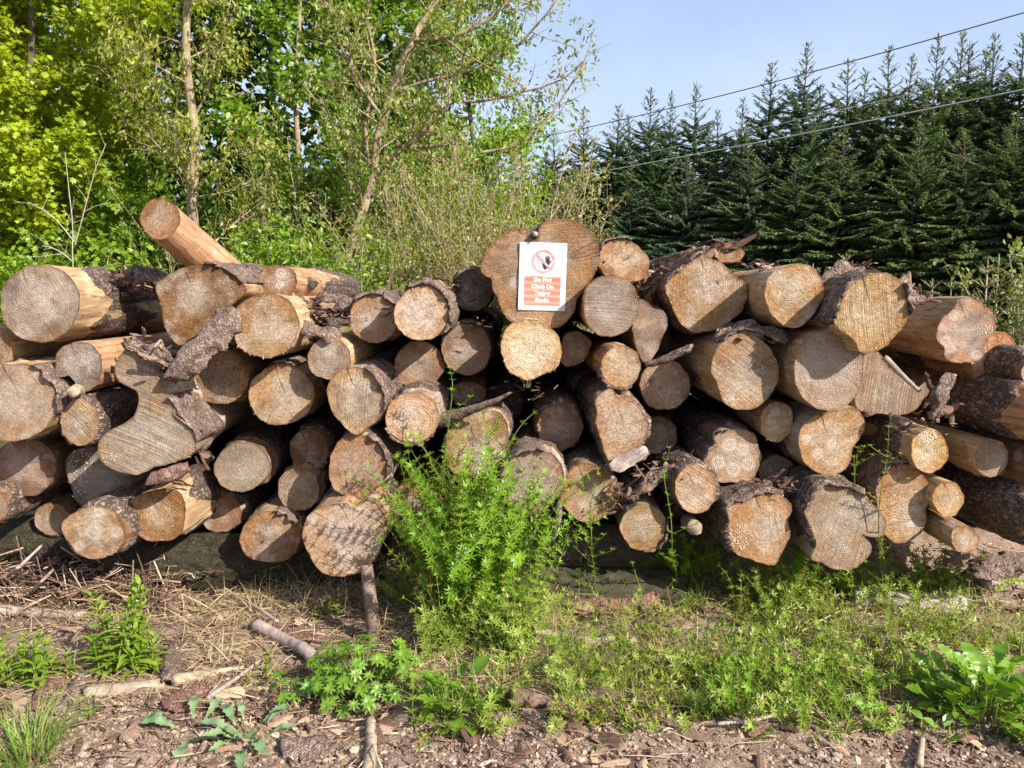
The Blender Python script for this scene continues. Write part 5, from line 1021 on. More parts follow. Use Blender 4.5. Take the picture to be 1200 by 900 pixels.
def palmate(label, base, n, m, seed, R=.14, h=(.06, .2), leaf=(.03, .05), name='palmate_weed'):
    rng = np.random.default_rng(seed); sb, lb = MB(), MB(); LP, LD, LU, LS = [], [], [], []; base = np.array(base)
    for i in range(n):
        a = rng.random() * 6.28; r = R * math.sqrt(rng.random()); q = base + np.array([math.cos(a) * r, math.sin(a) * r * .9, 0]); hh = rng.uniform(*h) * (1.1 - .5 * r / R); tip = q + np.array([math.cos(a) * .03, math.sin(a) * .03, hh]); tip[2] += gz(q[0], q[1]) - base[2]
        p0 = base + (q - base) * .5; p0[2] = gz(p0[0], p0[1]); sb.tube([p0, (p0 + tip) / 2 + [0, 0, hh * .12], tip], [.0022, .0018, .0015], 4, rnd=rng.random() * .6)
        nn = nrm(np.array([math.cos(a) * .4, math.sin(a) * .4 - .25, 1]) + rng.normal(0, .15, 3)); e = nrm(np.cross(nn, [1, .2, 0])); e2 = np.cross(nn, e); sz = rng.uniform(*leaf)
        for x in range(8):
            aa = x * 6.28 / 8 + a; LP.append(tip); LD.append(math.cos(aa) * e + math.sin(aa) * e2 + nn * .22); LU.append(nn); LS.append(sz * rng.uniform(.8, 1.1))
    LS = np.array(LS); lb.inst(*T_LAN, LP, LD, LU, np.stack([LS * 1.5, LS, LS], -1), rnd=rng.random(len(LP)))
    root = empty(name, base, label, 'weed'); part(local(sb, root), 'stem', M_STEM, root); part(local(lb, root), 'foliage', m, root)
palmate('bushy weed with star shaped leaves, left of the bright broad leaved one', gpt(425, 812), 110, M_BRD, 1, .17, (.05, .20), (.022, .036))
palmate('small weed with star shaped leaves beside the thistle rosette', gpt(360, 815), 14, M_BRD, 2, .10, (.04, .10), (.025, .04))

def rosette(label, base, n, m, seed, leaf=(.10, .16), T=T_JAG, el=(.15, .9), name='broadleaf_weed', wide=1.0, R=.03, stemh=(0, .08)):
    rng = np.random.default_rng(seed); sb, lb = MB(), MB(); LP, LD, LU, LS = [], [], [], []; base = np.array(base)
    for i in range(n):
        a = i * 2.4 + rng.normal(0, .3); f = i / n; e = el[0] + (el[1] - el[0]) * f + rng.normal(0, .12); d = nrm(np.array([math.cos(a), math.sin(a), e])); hh = rng.uniform(*stemh) * f
        p = base + np.array([math.cos(a), math.sin(a), 0]) * R * rng.random(); p[2] = gz(p[0], p[1]); q = p + d * rng.uniform(.02, .06) + np.array([0, 0, hh]); sb.tube([p, (p + q) / 2, q], .002, 4, rnd=.2)
        LP.append(q); LD.append(d + rng.normal(0, .1, 3)); LU.append(nrm(np.array([rng.normal(0, .25), rng.normal(-.1, .25), 1]))); LS.append(rng.uniform(*leaf))
    LS = np.array(LS); lb.inst(*T, LP, LD, LU, np.stack([LS * wide, LS, LS], -1), rnd=rng.random(len(LP)))
    root = empty(name, base, label, 'weed'); part(local(sb, root), 'stem', M_STEM, root); part(local(lb, root), 'foliage', m, root)
rosette('bright green broad leaved weed in the middle foreground', gpt(530, 838), 44, M_BRD, 1, (.04, .085), T_OVAL, (.1, 1.0), wide=1.15, R=.09, stemh=(.0, .10))
rosette('big leafy lobed weed in the right corner', gpt(1148, 838), 120, M_BRD, 2, (.06, .11), T_JAG, (.1, 1.6), wide=1.25, R=.14, stemh=(0, .14))
rosette('grey green thistle rosette left of the star leaved weed', gpt(290, 868), 13, M_BLU, 3, (.07, .13), T_JAG, (.1, .6), 'thistle_rosette', wide=.62, R=.05, stemh=(0, .01))
rosette('flat grey green thistle leaves by the square red bark piece', gpt(225, 860), 7, M_BLU, 4, (.09, .14), T_JAG, (.1, .4), 'thistle_rosette', wide=.62, R=.03, stemh=(0, .01))
rosette('tiny upright weed with three leaves at the bottom right', gpt(1102, 868), 5, M_BRD, 5, (.04, .06), T_OVAL, (.4, 1.4), R=.02, stemh=(.0, .06))
def grass_tuft(label, base, n, m, seed, L=(.10, .25), R=.09, name='grass_tuft'):
    rng = np.random.default_rng(seed); lb = MB(); base = np.array(base); a = rng.random(n) * 6.28; r = R * np.sqrt(rng.random(n)); P = base + np.c_[np.cos(a) * r, np.sin(a) * r, 0 * a - .005]
    d = np.c_[np.cos(a) * (.2 + r / R) + rng.normal(0, .3, n), np.sin(a) * (.2 + r / R) + rng.normal(0, .3, n), rng.uniform(.6, 1.6, n)]; S = rng.uniform(*L, n)
    lb.inst(*T_BLADE, P, d, np.c_[np.cos(a) * .4 * 0 - d[:, 0], -d[:, 1], np.ones(n) * 1.2], np.stack([rng.uniform(.002, .0045, n), S, S], -1), rnd=rng.random(n)); return tag(lb.build(name, m, loc=base), label, 'grass')
grass_tuft('green grass tuft in the bottom left corner', gpt(32, 892), 230, M_GRS, 1)
grass_tuft('wispy grass tuft among weeds at the middle of the bank', gpt(660, 705), 90, M_GRS, 2, (.08, .22), .12)
grass_tuft('sparse grass below the tall goosegrass mass', gpt(590, 800), 120, M_GRS, 3, (.06, .16), .18)

def fine_grass():
    rng = np.random.default_rng(31); P = np.vstack([scatter_ground(rng, 4200, 650, 1220, 690, 848), scatter_ground(rng, 1500, 470, 700, 715, 845), scatter_ground(rng, 800, 860, 1130, 690, 740)]); n = len(P)
    k = fbm(P * 2.6, 32, 2) > -.02; P = P[k]; n = len(P); d = np.c_[rng.normal(0, .55, n), rng.normal(-.15, .5, n), np.ones(n)]; S = rng.uniform(.05, .15, n); b = MB()
    b.inst(*T_BLADE, P, d, np.c_[-d[:, 0], -d[:, 1], np.ones(n)], np.stack([rng.uniform(.0014, .003, n), S, S], -1), rnd=rng.random(n))
    tag(b.build('fine_grass', mat_leaf('pale_grass', (.22, .32, .04), (.38, .42, .10), dry=(.46, .38, .17), trans=.4)), 'fine yellow green grass between the weeds right of centre', 'grass', kind='stuff')
fine_grass()

def clods():
    rng = np.random.default_rng(41); P = np.vstack([scatter_ground(rng, 2600, 560, 1240, 828, 925), scatter_ground(rng, 1800, 60, 300, 815, 925), scatter_ground(rng, 900, 300, 600, 850, 925), scatter_ground(rng, 900, -30, 1230, 720, 830)]); n = len(P); s = np.clip(np.exp(rng.normal(-5.3, .5, n)), .0022, .016)
    t = np.array([[1, 0, 0], [0, 1, 0], [-1, 0, 0], [0, -1, 0], [.1, .1, .8], [0, 0, -.6], [.6, .6, .4], [-.6, .5, .5], [-.5, -.7, .4], [.7, -.5, .35]]); f = np.array([[0, 6, 4], [6, 1, 4], [1, 7, 4], [7, 2, 4], [2, 8, 4], [8, 3, 4], [3, 9, 4], [9, 0, 4], [0, 5, 1], [1, 5, 2], [2, 5, 3], [3, 5, 0], [0, 1, 6], [1, 2, 7], [2, 3, 8], [3, 0, 9]])
    b = MB(); b.inst(t, [f], P + [0, 0, .002], rng.normal(0, 1, (n, 3)) * [1, 1, .3], nrm(rng.normal(0, .4, (n, 3)) + [0, 0, 1]), np.stack([s, s * rng.uniform(.7, 1.3, n), s * rng.uniform(.6, 1, n)], -1), rnd=rng.random(n))
    t_ = NT('soil_clod'); rn = t_.attr('rnd'); m = t_.principled(t_.mix(rn, (.15, .10, .07), (.40, .31, .235)), .95, None, .1)
    tag(b.build('soil_crumbs', m, smooth=False), 'small brown soil crumbs on the trodden earth', 'soil', kind='stuff')
clods()
# ------------------------------------------------------------------ trees
def mat_trunk(name, a, b, sc=10):
    return mat_simple_wood(name, a, b, sc, (3, 3, .6))
M_TRK = mat_trunk('ash_bark', (.17, .13, .08), (.38, .30, .19)); M_TRK2 = mat_trunk('dark_tree_bark', (.055, .04, .03), (.15, .115, .08)); M_TWG = mat_trunk('pale_twig', (.24, .185, .115), (.46, .375, .25)); M_DEAD = mat_trunk('dead_twig', (.30, .27, .20), (.48, .43, .35))
def grow(T, p, d, L, r, lv, S, rng):
    k = max(3, int(L / S['seg'][lv])); pts = [np.array(p, float)]; dd = nrm(d)
    for i in range(k):
        dd = nrm(dd + rng.normal(0, S['wob'][lv], 3) + np.array([0, 0, S['up'][lv]])); pts.append(pts[-1] + dd * L / k)
    limb(T, np.array(pts), r, r * S['tip'][lv], lv, S, rng)
def limb(T, pts, r0, r1, lv, S, rng, t0=None):
    n = len(pts); T['tubes'].append((pts, np.linspace(r0, r1, n), (9, 6, 4, 3, 3)[lv])); L = np.sum(np.linalg.norm(np.diff(pts, axis=0), axis=1)); tg = nrm(np.gradient(pts, axis=0))
    if lv < S['max']:
        nb = int(S['nb'][lv] * rng.uniform(.8, 1.2) + .5); a0 = rng.random() * 6; s0 = S['t0'][lv] if t0 is None else t0
        for j in range(nb):
            t = s0 + (1 - s0) * (j + rng.random()) / nb; x = min(t * (n - 1), n - 1.001); i = int(x); f = x - i; p = pts[i] * (1 - f) + pts[i + 1] * f; tt = tg[i]
            a0 += 2.4 + rng.normal(0, .3); u = nrm(np.cross(tt, [.3, .2, .95] if abs(tt[2]) < .9 else [1, 0, 0])); v = np.cross(tt, u); an = math.radians(S['ang'][lv] + rng.normal(0, 9))
            d = tt * math.cos(an) + (u * math.cos(a0) + v * math.sin(a0)) * math.sin(an)
            Lc = (S['len'][lv] if S.get('len') else L * .5) * (1 - S.get('shr', .45) * t) * rng.uniform(.65, 1.25)
            grow(T, p, d, Lc, max(.0022, (r0 + (r1 - r0) * t) * S['rr'][lv]), lv + 1, S, rng)
    if lv >= S['lf']:
        m = rng.poisson(S['nl'] * L) ; t = rng.uniform(.15, 1, m) * (n - 1.001); i = t.astype(int); f = (t - i)[:, None]
        if m: T['lp'].append(pts[i] * (1 - f) + pts[i + 1] * f); T['ld'].append(tg[i])
def finish(T, name, label, loc, mw, ml, rng, leafT, size, cat='tree', droop=.3, cl=1, spread=.04, wide=1.0, group=None, colr=(0, 1), twig=None, lname='crown', tname='trunk'):
    root = empty(name, loc, label, cat, group); wb_ = MB()
    for pts, rad, sd in T['tubes']: wb_.tube(pts, rad, sd, cap=False)
    part(local(wb_, root), tname, mw, root)
    if T['lp']:
        P = np.vstack(T['lp']); D = np.vstack(T['ld']); P = np.repeat(P, cl, 0); D = np.repeat(D, cl, 0); n = len(P)
        P = P + rng.normal(0, spread, (n, 3)); d = nrm(D * .5 + rng.normal(0, .7, (n, 3)) + np.array([0, 0, -droop])); up = nrm(rng.normal(0, .55, (n, 3)) + np.array([.1, -.25, 1]))
        s = rng.uniform(*size, n); lb = MB(); lb.inst(*leafT, P, d, up, np.stack([s * wide, s, s], -1), rnd=rng.uniform(*colr, n)); part(local(lb, root), lname, ml, root)
    return root
newT = lambda: dict(tubes=[], lp=[], ld=[])
T_KITE = (np.array([[0, 0, 0], [.30, .42, .07], [0, 1, -.10], [-.30, .42, .07], [0, .45, -.02]]), [np.array([[0, 1, 4], [1, 2, 4], [2, 3, 4], [3, 0, 4]])])
M_SYC = mat_leaf('sycamore_leaf', (.26, .36, .012), (.44, .52, .03), trans=.5, tcol=(1.25, 1.15, .4))
M_ASH = mat_leaf('ash_leaf', (.21, .28, .03), (.36, .39, .06), dry=(.34, .22, .09), trans=.45)
M_ASHB = mat_leaf('ash_young_leaf', (.17, .25, .04), (.31, .34, .09), dry=(.38, .25, .14), trans=.4)
M_GRN = mat_leaf('woodland_leaf', (.075, .15, .012), (.16, .25, .022), trans=.45)
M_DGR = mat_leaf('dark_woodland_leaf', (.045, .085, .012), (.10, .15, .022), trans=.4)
M_BUSH = mat_leaf('bush_leaf', (.20, .22, .035), (.33, .29, .07), dry=(.34, .20, .09), trans=.4)
M_UND = mat_leaf('undergrowth_leaf', (.14, .25, .015), (.26, .38, .03), trans=.45)
base = lambda u, Y: np.array([at(u, 300, Y)[0], Y, 0.0])
def spec(**k): d = dict(seg=[.4, .22, .12, .08], wob=[.06, .13, .18, .2], up=[.05, .04, .03, .02], tip=[.3, .3, .4, .5], nb=[20, 8, 5, 0], t0=[.12, .2, .15, 0], ang=[62, 48, 42, 40], rr=[.33, .5, .6, .6], max=2, lf=1, nl=30); d.update(k); return d
def auto_tree(name, label, u, Y, H, r, S, mw, ml, seed, leafT, size, lean=(0, 0), **k):
    rng = np.random.default_rng(seed); T = newT(); p = base(u, Y); grow(T, p, np.array([lean[0], lean[1], 1]), H, r, 0, S, rng); return finish(T, name, label, p, mw, ml, rng, leafT, size, **k)
# bright sycamore at the left edge, standing close behind the pile
auto_tree('sycamore_tree', 'bright yellow green sycamore filling the upper left corner', 38, 9.0, 7.0, .055, spec(nb=[44, 9, 4, 0], len=[1.9, .65, .3], nl=38, t0=[.12, .2, .1, 0], ang=[72, 45, 40, 40], up=[.03, .0, .0, 0], lf=1), M_TRK2, M_SYC, 3, T_MAP, (.045, .085), droop=.3, cl=6, spread=.07)
auto_tree('sycamore_tree', 'second bright sycamore, its crown entering from outside the left edge', -110, 8.6, 7.0, .06, spec(nb=[30, 8, 4, 0], len=[1.6, .6, .3], nl=30, ang=[72, 45, 40, 40], up=[.03, 0, 0, 0]), M_TRK2, M_SYC, 4, T_MAP, (.045, .085), droop=.3, cl=6, spread=.07)
auto_tree('sycamore_sapling', 'low green sycamore sapling behind the slanting orange pole', 150, 8.6, 2.6, .03, spec(nb=[18, 6, 3, 0], len=[.9, .4, .2], nl=30, up=[.03, .03, 0, 0]), M_TRK, M_UND, 5, T_MAP, (.08, .13), cl=2, spread=.05)
# slim ash and the crooked forked ash, main limbs set by hand
def limb_tree(name, label, limbs, S, mw, ml, seed, leafT, size, **k):
    rng = np.random.default_rng(seed); T = newT(); b0 = None
    for pxs, r0, r1, t0, lv in limbs:
        P = np.array([at(*q) for q in pxs])
        if b0 is None: b0 = np.array([P[0][0], P[0][1], 0.0]); P = np.vstack([b0[None], P])
        c = np.concatenate([[0], np.cumsum(np.linalg.norm(np.diff(P, axis=0), axis=1))]); n = max(5, int(c[-1] / .16)); t = np.linspace(0, c[-1], n); Q = np.stack([np.interp(t, c, P[:, q]) for q in range(3)], -1)
        Q[1:-1] = (Q[:-2] + 2 * Q[1:-1] + Q[2:]) / 4; Q += .018 * np.stack([vnoise(np.c_[t * 3, t * 0 + seed, t * 0 + q], seed) for q in range(3)], -1)
        limb(T, Q, r0, r1, lv, S, rng, t0)
    return finish(T, name, label, b0, mw, ml, rng, leafT, size, **k)
Sash = spec(nb=[26, 16, 5, 0], len=[1.15, .55, .25], ang=[58, 48, 45, 40], up=[0, .06, .03, .02], wob=[.05, .16, .2, .2], nl=9, lf=2, rr=[.28, .5, .6, .6], max=2)
limb_tree('ash_tree', 'slim straight ash with yellowish drooping leaves behind the slanting pole', [([(224, 290, 7.8), (229, 190, 7.8), (224, 120, 7.8), (218, 40, 7.8), (221, -80, 7.8), (225, -160, 7.8)], .062, .03, .3, 0)], dict(Sash, nl=9), M_TRK, M_ASH, 11, T_LAN, (.04, .07), cl=6, spread=.045, droop=.9, wide=1.5)
limb_tree('ash_tree', 'crooked forked ash with sparse young leaves reaching over to the right', [
    ([(398, 325, 8.0), (418, 270, 8.0), (436, 208, 8.0), (445, 150, 8.0), (468, 90, 8.0), (480, 48, 8.0), (505, 10, 8.1), (540, -40, 8.2), (560, -110, 8.2)], .062, .024, .30, 0),
    ([(438, 205, 8.0), (462, 180, 7.9), (485, 160, 7.8), (510, 140, 7.7), (530, 118, 7.6)], .034, .010, .3, 1),
    ([(462, 172, 7.9), (495, 172, 7.8), (540, 166, 7.7)], .025, .008, .2, 1),
    ([(452, 112, 8.0), (500, 92, 7.9), (560, 80, 7.8), (615, 50, 7.7), (650, 8, 7.6), (665, -30, 7.6)], .021, .008, .2, 1),
    ([(484, 48, 8.0), (530, 44, 7.9), (575, 22, 7.8), (605, -10, 7.8)], .021, .012, .2, 1),
    ([(522, 48, 7.9), (545, 66, 7.8), (575, 78, 7.7), (612, 100, 7.6)], .014, .005, .2, 1),
    ([(540, 120, 7.8), (580, 118, 7.8), (610, 104, 7.7), (650, 100, 7.7), (676, 80, 7.6)], .016, .005, .2, 1),
    ([(436, 208, 8.0), (425, 150, 8.1), (440, 80, 8.2), (430, 20, 8.3), (440, -60, 8.3)], .024, .012, .2, 1),
    ([(448, 140, 8.0), (420, 100, 8.0), (400, 60, 8.0), (385, 10, 8.0)], .02, .006, .2, 1),
    ([(560, 180, 7.6), (610, 170, 7.6), (640, 140, 7.6), (664, 105, 7.6), (692, 60, 7.6), (698, 35, 7.6)], .016, .005, .2, 1)],
    dict(Sash, nl=10), M_TRK, M_ASHB, 12, T_LAN, (.04, .075), cl=4, spread=.04, droop=.6, wide=1.5)
limb_tree('ash_sapling', 'thin leaning sapling with olive leaves right of the twiggy bush', [([(640, 300, 7.0), (645, 250, 7.0), (655, 205, 7.0), (668, 160, 7.0), (690, 132, 7.0)], .012, .005, .3, 1), ([(640, 262, 7.0), (664, 232, 7.0), (688, 200, 7.0)], .008, .004, .3, 1), ([(632, 280, 7.0), (670, 250, 7.0), (690, 222, 7.0), (694, 190, 7.0)], .008, .004, .3, 1)], dict(Sash, nl=14, len=[.6, .28, .14], nb=[10, 9, 3, 0]), M_TWG, M_ASHB, 13, T_LAN, (.05, .08), cl=3, spread=.03, droop=.4, wide=1.5)
# twiggy bush behind the sign
def bush(name, label, u0, u1, Y, n, h, mw, ml, seed, fan, nl, size, leafT=T_KITE, cl=2, wide=.8, spread=.03, rad=.008, sub=10, up=.03, **k):
    rng = np.random.default_rng(seed); T = newT(); x0, x1 = at(u0, 300, Y)[0], at(u1, 300, Y)[0]; c = np.array([(x0 + x1) / 2, Y, 0.]); S = spec(nb=[0, sub, 4, 0], len=[0, .42, .18], seg=[.3, .15, .08, .06], t0=[0, .3, .2, 0], ang=[0, 35, 40, 40], nl=nl, lf=2, max=2, up=[.02, up, .04, .02], wob=[.05, .08, .14, .2], tip=[.3, .35, .5, .5], rr=[.5, .55, .7, .7])
    for i in range(n):
        x = rng.uniform(x0, x1) * .75 + .25 * c[0]; p = np.array([x, Y + rng.normal(0, .3), 0.]); d = np.array([(x - c[0]) * fan + rng.normal(0, .13), rng.normal(0, .16), 1]); grow(T, p, d, rng.uniform(*h), rad * rng.uniform(.7, 1.3), 1, S, rng)
    return finish(T, name, label, c, mw, ml, rng, leafT, size, cat='shrub', cl=cl, spread=spread, wide=wide, tname='stem', lname='foliage', **k)
bush('twiggy_shrub', 'tan twiggy shrub with olive and rusty leaves behind the sign', 485, 640, 6.9, 110, (1.5, 2.7), M_TWG, M_BUSH, 21, .42, 20, (.022, .048), sub=24, rad=.0055)
bush('green_shrub', 'bright green leafy shrub at the pile edge left of the twiggy one', 290, 410, 7.3, 40, (1.5, 2.0), M_TWG, M_UND, 22, .3, 34, (.05, .085), cl=3, spread=.05)
bush('green_shrub', 'yellow green brambly shrub between the leafy one and the twiggy one', 395, 480, 7.0, 34, (1.4, 1.9), M_TWG, M_UND, 23, .3, 24, (.04, .07), cl=2, spread=.04)
bush('green_shrub', 'low bright shrub at the left edge below the sycamore', -40, 130, 7.4, 40, (1.3, 1.9), M_TRK2, M_UND, 24, .3, 30, (.06, .10), cl=2, spread=.05, leafT=T_MAP)
bush('green_shrub', 'dark leaved shrub behind the slanting orange pole', 230, 300, 8.2, 30, (1.6, 2.4), M_TWG, M_GRN, 25, .3, 30, (.05, .08), cl=3, spread=.05)
bush('willow_shrub', 'pale green leafy shrub at the right edge above the pile', 1195, 1262, 6.2, 14, (1.4, 1.75), M_DEAD, mat_leaf('willow_leaf', (.20, .24, .06), (.30, .33, .10), trans=.35), 26, .1, 22, (.04, .065), cl=3, spread=.03, wide=1.0)
limb_tree('dead_sapling', 'bare whitish dead sapling in front of the sycamore', [([(88, 320, 7.0), (86, 270, 7.0), (82, 215, 7.0), (78, 180, 7.0)], .008, .003, .3, 1), ([(87, 285, 7.0), (97, 245, 6.95), (110, 210, 6.9), (125, 170, 6.9)], .006, .003, .2, 1), ([(86, 282, 7.0), (70, 262, 7.0), (55, 246, 7.0), (35, 238, 7.0)], .005, .003, .2, 1), ([(84, 305, 7.0), (66, 290, 6.9), (48, 288, 6.9)], .007, .003, .2, 1)], dict(Sash, nl=0, len=[.6, .3, .15], nb=[6, 6, 3, 0]), M_DEAD, M_ASH, 27, T_LAN, (.05, .08))
for i, (u0, u1, Y, h, lb) in enumerate(((235, 330, 8.4, (1.9, 3.2), 'sparse leaved twiggy shrub right of the slim ash'), (320, 400, 8.3, (2.0, 3.6), 'tall sparse leaved twiggy shrub left of the crooked ash'), (100, 190, 7.7, (1.4, 2.0), 'sparse leaved twiggy shrub behind the left end of the pile'))):
    bush('twiggy_shrub', lb, u0, u1, Y, 11, h, M_TWG, M_ASHB, 90 + i, .22, 14, (.04, .07), leafT=T_LAN, cl=3, wide=1.4, sub=9, rad=.007, up=.0)
# taller trees behind
Sbk = spec(nb=[26, 9, 5, 0], len=[1.7, .75, .35], nl=26, t0=[.12, .15, .1, 0], ang=[66, 46, 42, 40], up=[.03, .03, .02, 0], lf=1)
for i, (u, Y, H, nm, lb, m, mw, col) in enumerate((
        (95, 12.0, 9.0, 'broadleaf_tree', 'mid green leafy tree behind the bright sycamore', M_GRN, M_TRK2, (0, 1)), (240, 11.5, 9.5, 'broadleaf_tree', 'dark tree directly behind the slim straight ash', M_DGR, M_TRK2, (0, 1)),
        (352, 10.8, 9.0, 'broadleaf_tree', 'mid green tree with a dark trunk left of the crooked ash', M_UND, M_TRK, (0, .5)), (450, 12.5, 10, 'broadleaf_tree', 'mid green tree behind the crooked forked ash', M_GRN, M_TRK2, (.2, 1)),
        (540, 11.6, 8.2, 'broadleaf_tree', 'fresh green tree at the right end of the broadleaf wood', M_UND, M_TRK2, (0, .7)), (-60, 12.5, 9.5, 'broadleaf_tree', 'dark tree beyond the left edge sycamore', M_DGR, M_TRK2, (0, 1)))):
    auto_tree(nm, lb, u, Y, H, .05, dict(Sbk, len=[1.25 if u == 540 else 1.7, .6, .3]), mw, m, 40 + i, T_KITE, (.055, .10), cl=5, spread=.09, wide=1.3, colr=col)
bush('green_shrub', 'fresh green shrub at the foot of the broadleaf wood behind the twiggy bush', 500, 585, 9.6, 46, (2.2, 3.6), M_TWG, M_UND, 28, .15, 26, (.06, .10), cl=3, spread=.06)
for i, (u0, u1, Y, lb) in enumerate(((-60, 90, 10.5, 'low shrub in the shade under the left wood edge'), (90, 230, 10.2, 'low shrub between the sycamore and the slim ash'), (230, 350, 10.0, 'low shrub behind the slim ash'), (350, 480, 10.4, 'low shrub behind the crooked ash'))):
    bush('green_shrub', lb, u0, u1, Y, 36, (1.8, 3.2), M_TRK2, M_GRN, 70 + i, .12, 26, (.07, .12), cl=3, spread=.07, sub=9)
def woodland():
    rng = np.random.default_rng(61); n = 24000; x = rng.uniform(-17, -.9, n); y = rng.uniform(15.5, 18.5, n); z = rng.uniform(0, 9.5, n) ; P = np.c_[x, y, z]
    dn = fbm(P * .7, 62, 3); k = dn > -.30 + .10 * (z > 5) - .5 * (z < 4); P = P[k]; n = len(P); s = rng.uniform(.18, .36, n); b = MB()
    b.inst(*T_KITE, P, rng.normal(0, 1, (n, 3)), nrm(rng.normal(0, .6, (n, 3)) + [0, -.5, .8]), np.stack([s * 1.5, s, s], -1), rnd=rng.random(n))
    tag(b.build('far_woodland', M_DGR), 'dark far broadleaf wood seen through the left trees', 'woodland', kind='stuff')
woodland()

# ------------------------------------------------------------------ spruce plantation
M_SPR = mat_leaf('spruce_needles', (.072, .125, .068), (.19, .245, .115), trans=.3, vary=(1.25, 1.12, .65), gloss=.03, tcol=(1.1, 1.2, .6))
M_SPL = mat_leaf('larch_needles', (.06, .14, .03), (.12, .21, .05), trans=.3, gloss=.02)
M_SPT = mat_trunk('spruce_trunk', (.07, .055, .045), (.17, .14, .12))
def spruce_mesh(seed, H, R, dens=1.0, leader=.9):
    rng = np.random.default_rng(seed); T = MB(); P_, D_, U_, S_, W_, C_ = [], [], [], [], [], []
    zz = np.linspace(0, H, 14); sway = np.c_[.05 * vnoise(np.c_[zz * .5, zz * 0, zz * 0 + seed], seed), .05 * vnoise(np.c_[zz * .5, zz * 0 + 4, zz * 0 + seed], seed), zz]; T.tube(sway, np.linspace(.012 * H, .006, 14), 6, cap=False)
    h = .35
    while h < H - .10:
        f = h / H; prof = min(1, (1 - f) * 1.9 - .03 * (f > .8)) * (1 if f > .12 else .75 + 2 * f)
        nbr = int((9 if f < .85 else 5) * dens + rng.random()); a0 = rng.random() * 6.28
        for q in range(nbr):
            a = a0 + q * 6.283 / nbr + rng.normal(0, .2); L = max(.16, R * prof * rng.uniform(.5, 1.2)); hd = np.array([math.cos(a), math.sin(a), 0]); el = .85 * f ** 3 - .22 * (1 - f) + rng.normal(0, .17)
            k = max(4, int(L / .14)); t = np.linspace(0, 1, k); hz = np.array([0, 0, h + (rng.uniform(-.17, .17) if f < .85 else rng.normal(0, .04))])
            pts = hz + hd * (t * L)[:, None] * math.cos(el) + np.array([0, 0, 1]) * (L * (math.sin(el) * t - .16 * (1 - f) * t ** 1.5 + (.12 * t ** 3)))[:, None]
            T.tube(pts, np.linspace(.012 + .006 * L, .003, k), 3, cap=False)
            sdv = np.array([-hd[1], hd[0], 0])
            m = max(4, int(L / (.022 if f < .84 else .042) * dens)); tt = .12 + .88 * (np.arange(m) + rng.random(m)) / m; xi = tt * (k - 1.001); ii = xi.astype(int); ff = (xi - ii)[:, None]; p = pts[ii] * (1 - ff) + pts[ii + 1] * ff
            sg = np.where(np.arange(m) % 2 == 0, 1, -1)[:, None]; wid = (.06 + .22 * L / 2 * np.sqrt(np.clip(1.12 - tt, 0, 1)))[:, None]
            d = hd * .75 + sdv * sg * rng.uniform(.6, 1.1, (m, 1)) + np.array([0, 0, -1]) * (rng.uniform(.15, 1.5, (m, 1)) * min(1, 1.25 * (1 - f))) + rng.normal(0, .12, (m, 3))
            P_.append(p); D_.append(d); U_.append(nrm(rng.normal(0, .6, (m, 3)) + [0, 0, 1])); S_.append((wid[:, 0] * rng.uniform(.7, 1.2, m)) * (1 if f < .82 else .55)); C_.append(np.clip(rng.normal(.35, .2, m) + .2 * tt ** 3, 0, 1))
            # twig tip
            P_.append(pts[-2:-1]); D_.append((pts[-1] - pts[-2])[None]); U_.append(np.array([[0, 0, 1.]])); S_.append(np.array([.2])); C_.append(np.array([.8]))
        h += (.30 if f < .8 else .24) * rng.uniform(.8, 1.2)
    # leader
    m = 26; z = np.linspace(H - leader, H, m); P_.append(np.c_[z * 0, z * 0, z]); aa = rng.random(m) * 6.28; D_.append(np.c_[np.cos(aa), np.sin(aa), np.full(m, 1.1)]); U_.append(np.tile([0, 0, 1.], (m, 1))); S_.append(np.full(m, .06)); C_.append(np.full(m, .6))
    P, D, U, S, Cc = (np.vstack(P_), np.vstack(D_), np.vstack(U_), np.concatenate(S_), np.concatenate(C_))
    Tk = np.array([[0, 0, 0], [.5, .28, -.03], [.32, .45, -.03], [.42, .62, -.05], [.16, .78, -.06], [0, 1.05, -.12], [-.16, .78, -.06], [-.42, .62, -.05], [-.32, .45, -.03], [-.5, .28, -.03], [0, .5, .05]])
    fk = np.array([[10, i, (i + 1)] for i in range(0, 9)] + [[10, 9, 0]])
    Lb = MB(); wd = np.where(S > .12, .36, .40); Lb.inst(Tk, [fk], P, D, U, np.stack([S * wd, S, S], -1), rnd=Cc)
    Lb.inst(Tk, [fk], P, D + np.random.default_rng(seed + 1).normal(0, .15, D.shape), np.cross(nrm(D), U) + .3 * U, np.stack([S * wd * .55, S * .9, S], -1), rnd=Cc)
    return T, Lb
SPR = []
for sd, H, R in ((1, 10, 2.5), (2, 10, 2.2), (3, 10, 2.8), (4, 10, 2.4)):
    t_, l_ = spruce_mesh(sd, H, R); SPR.append((t_, l_))
SPR_MESH = {}
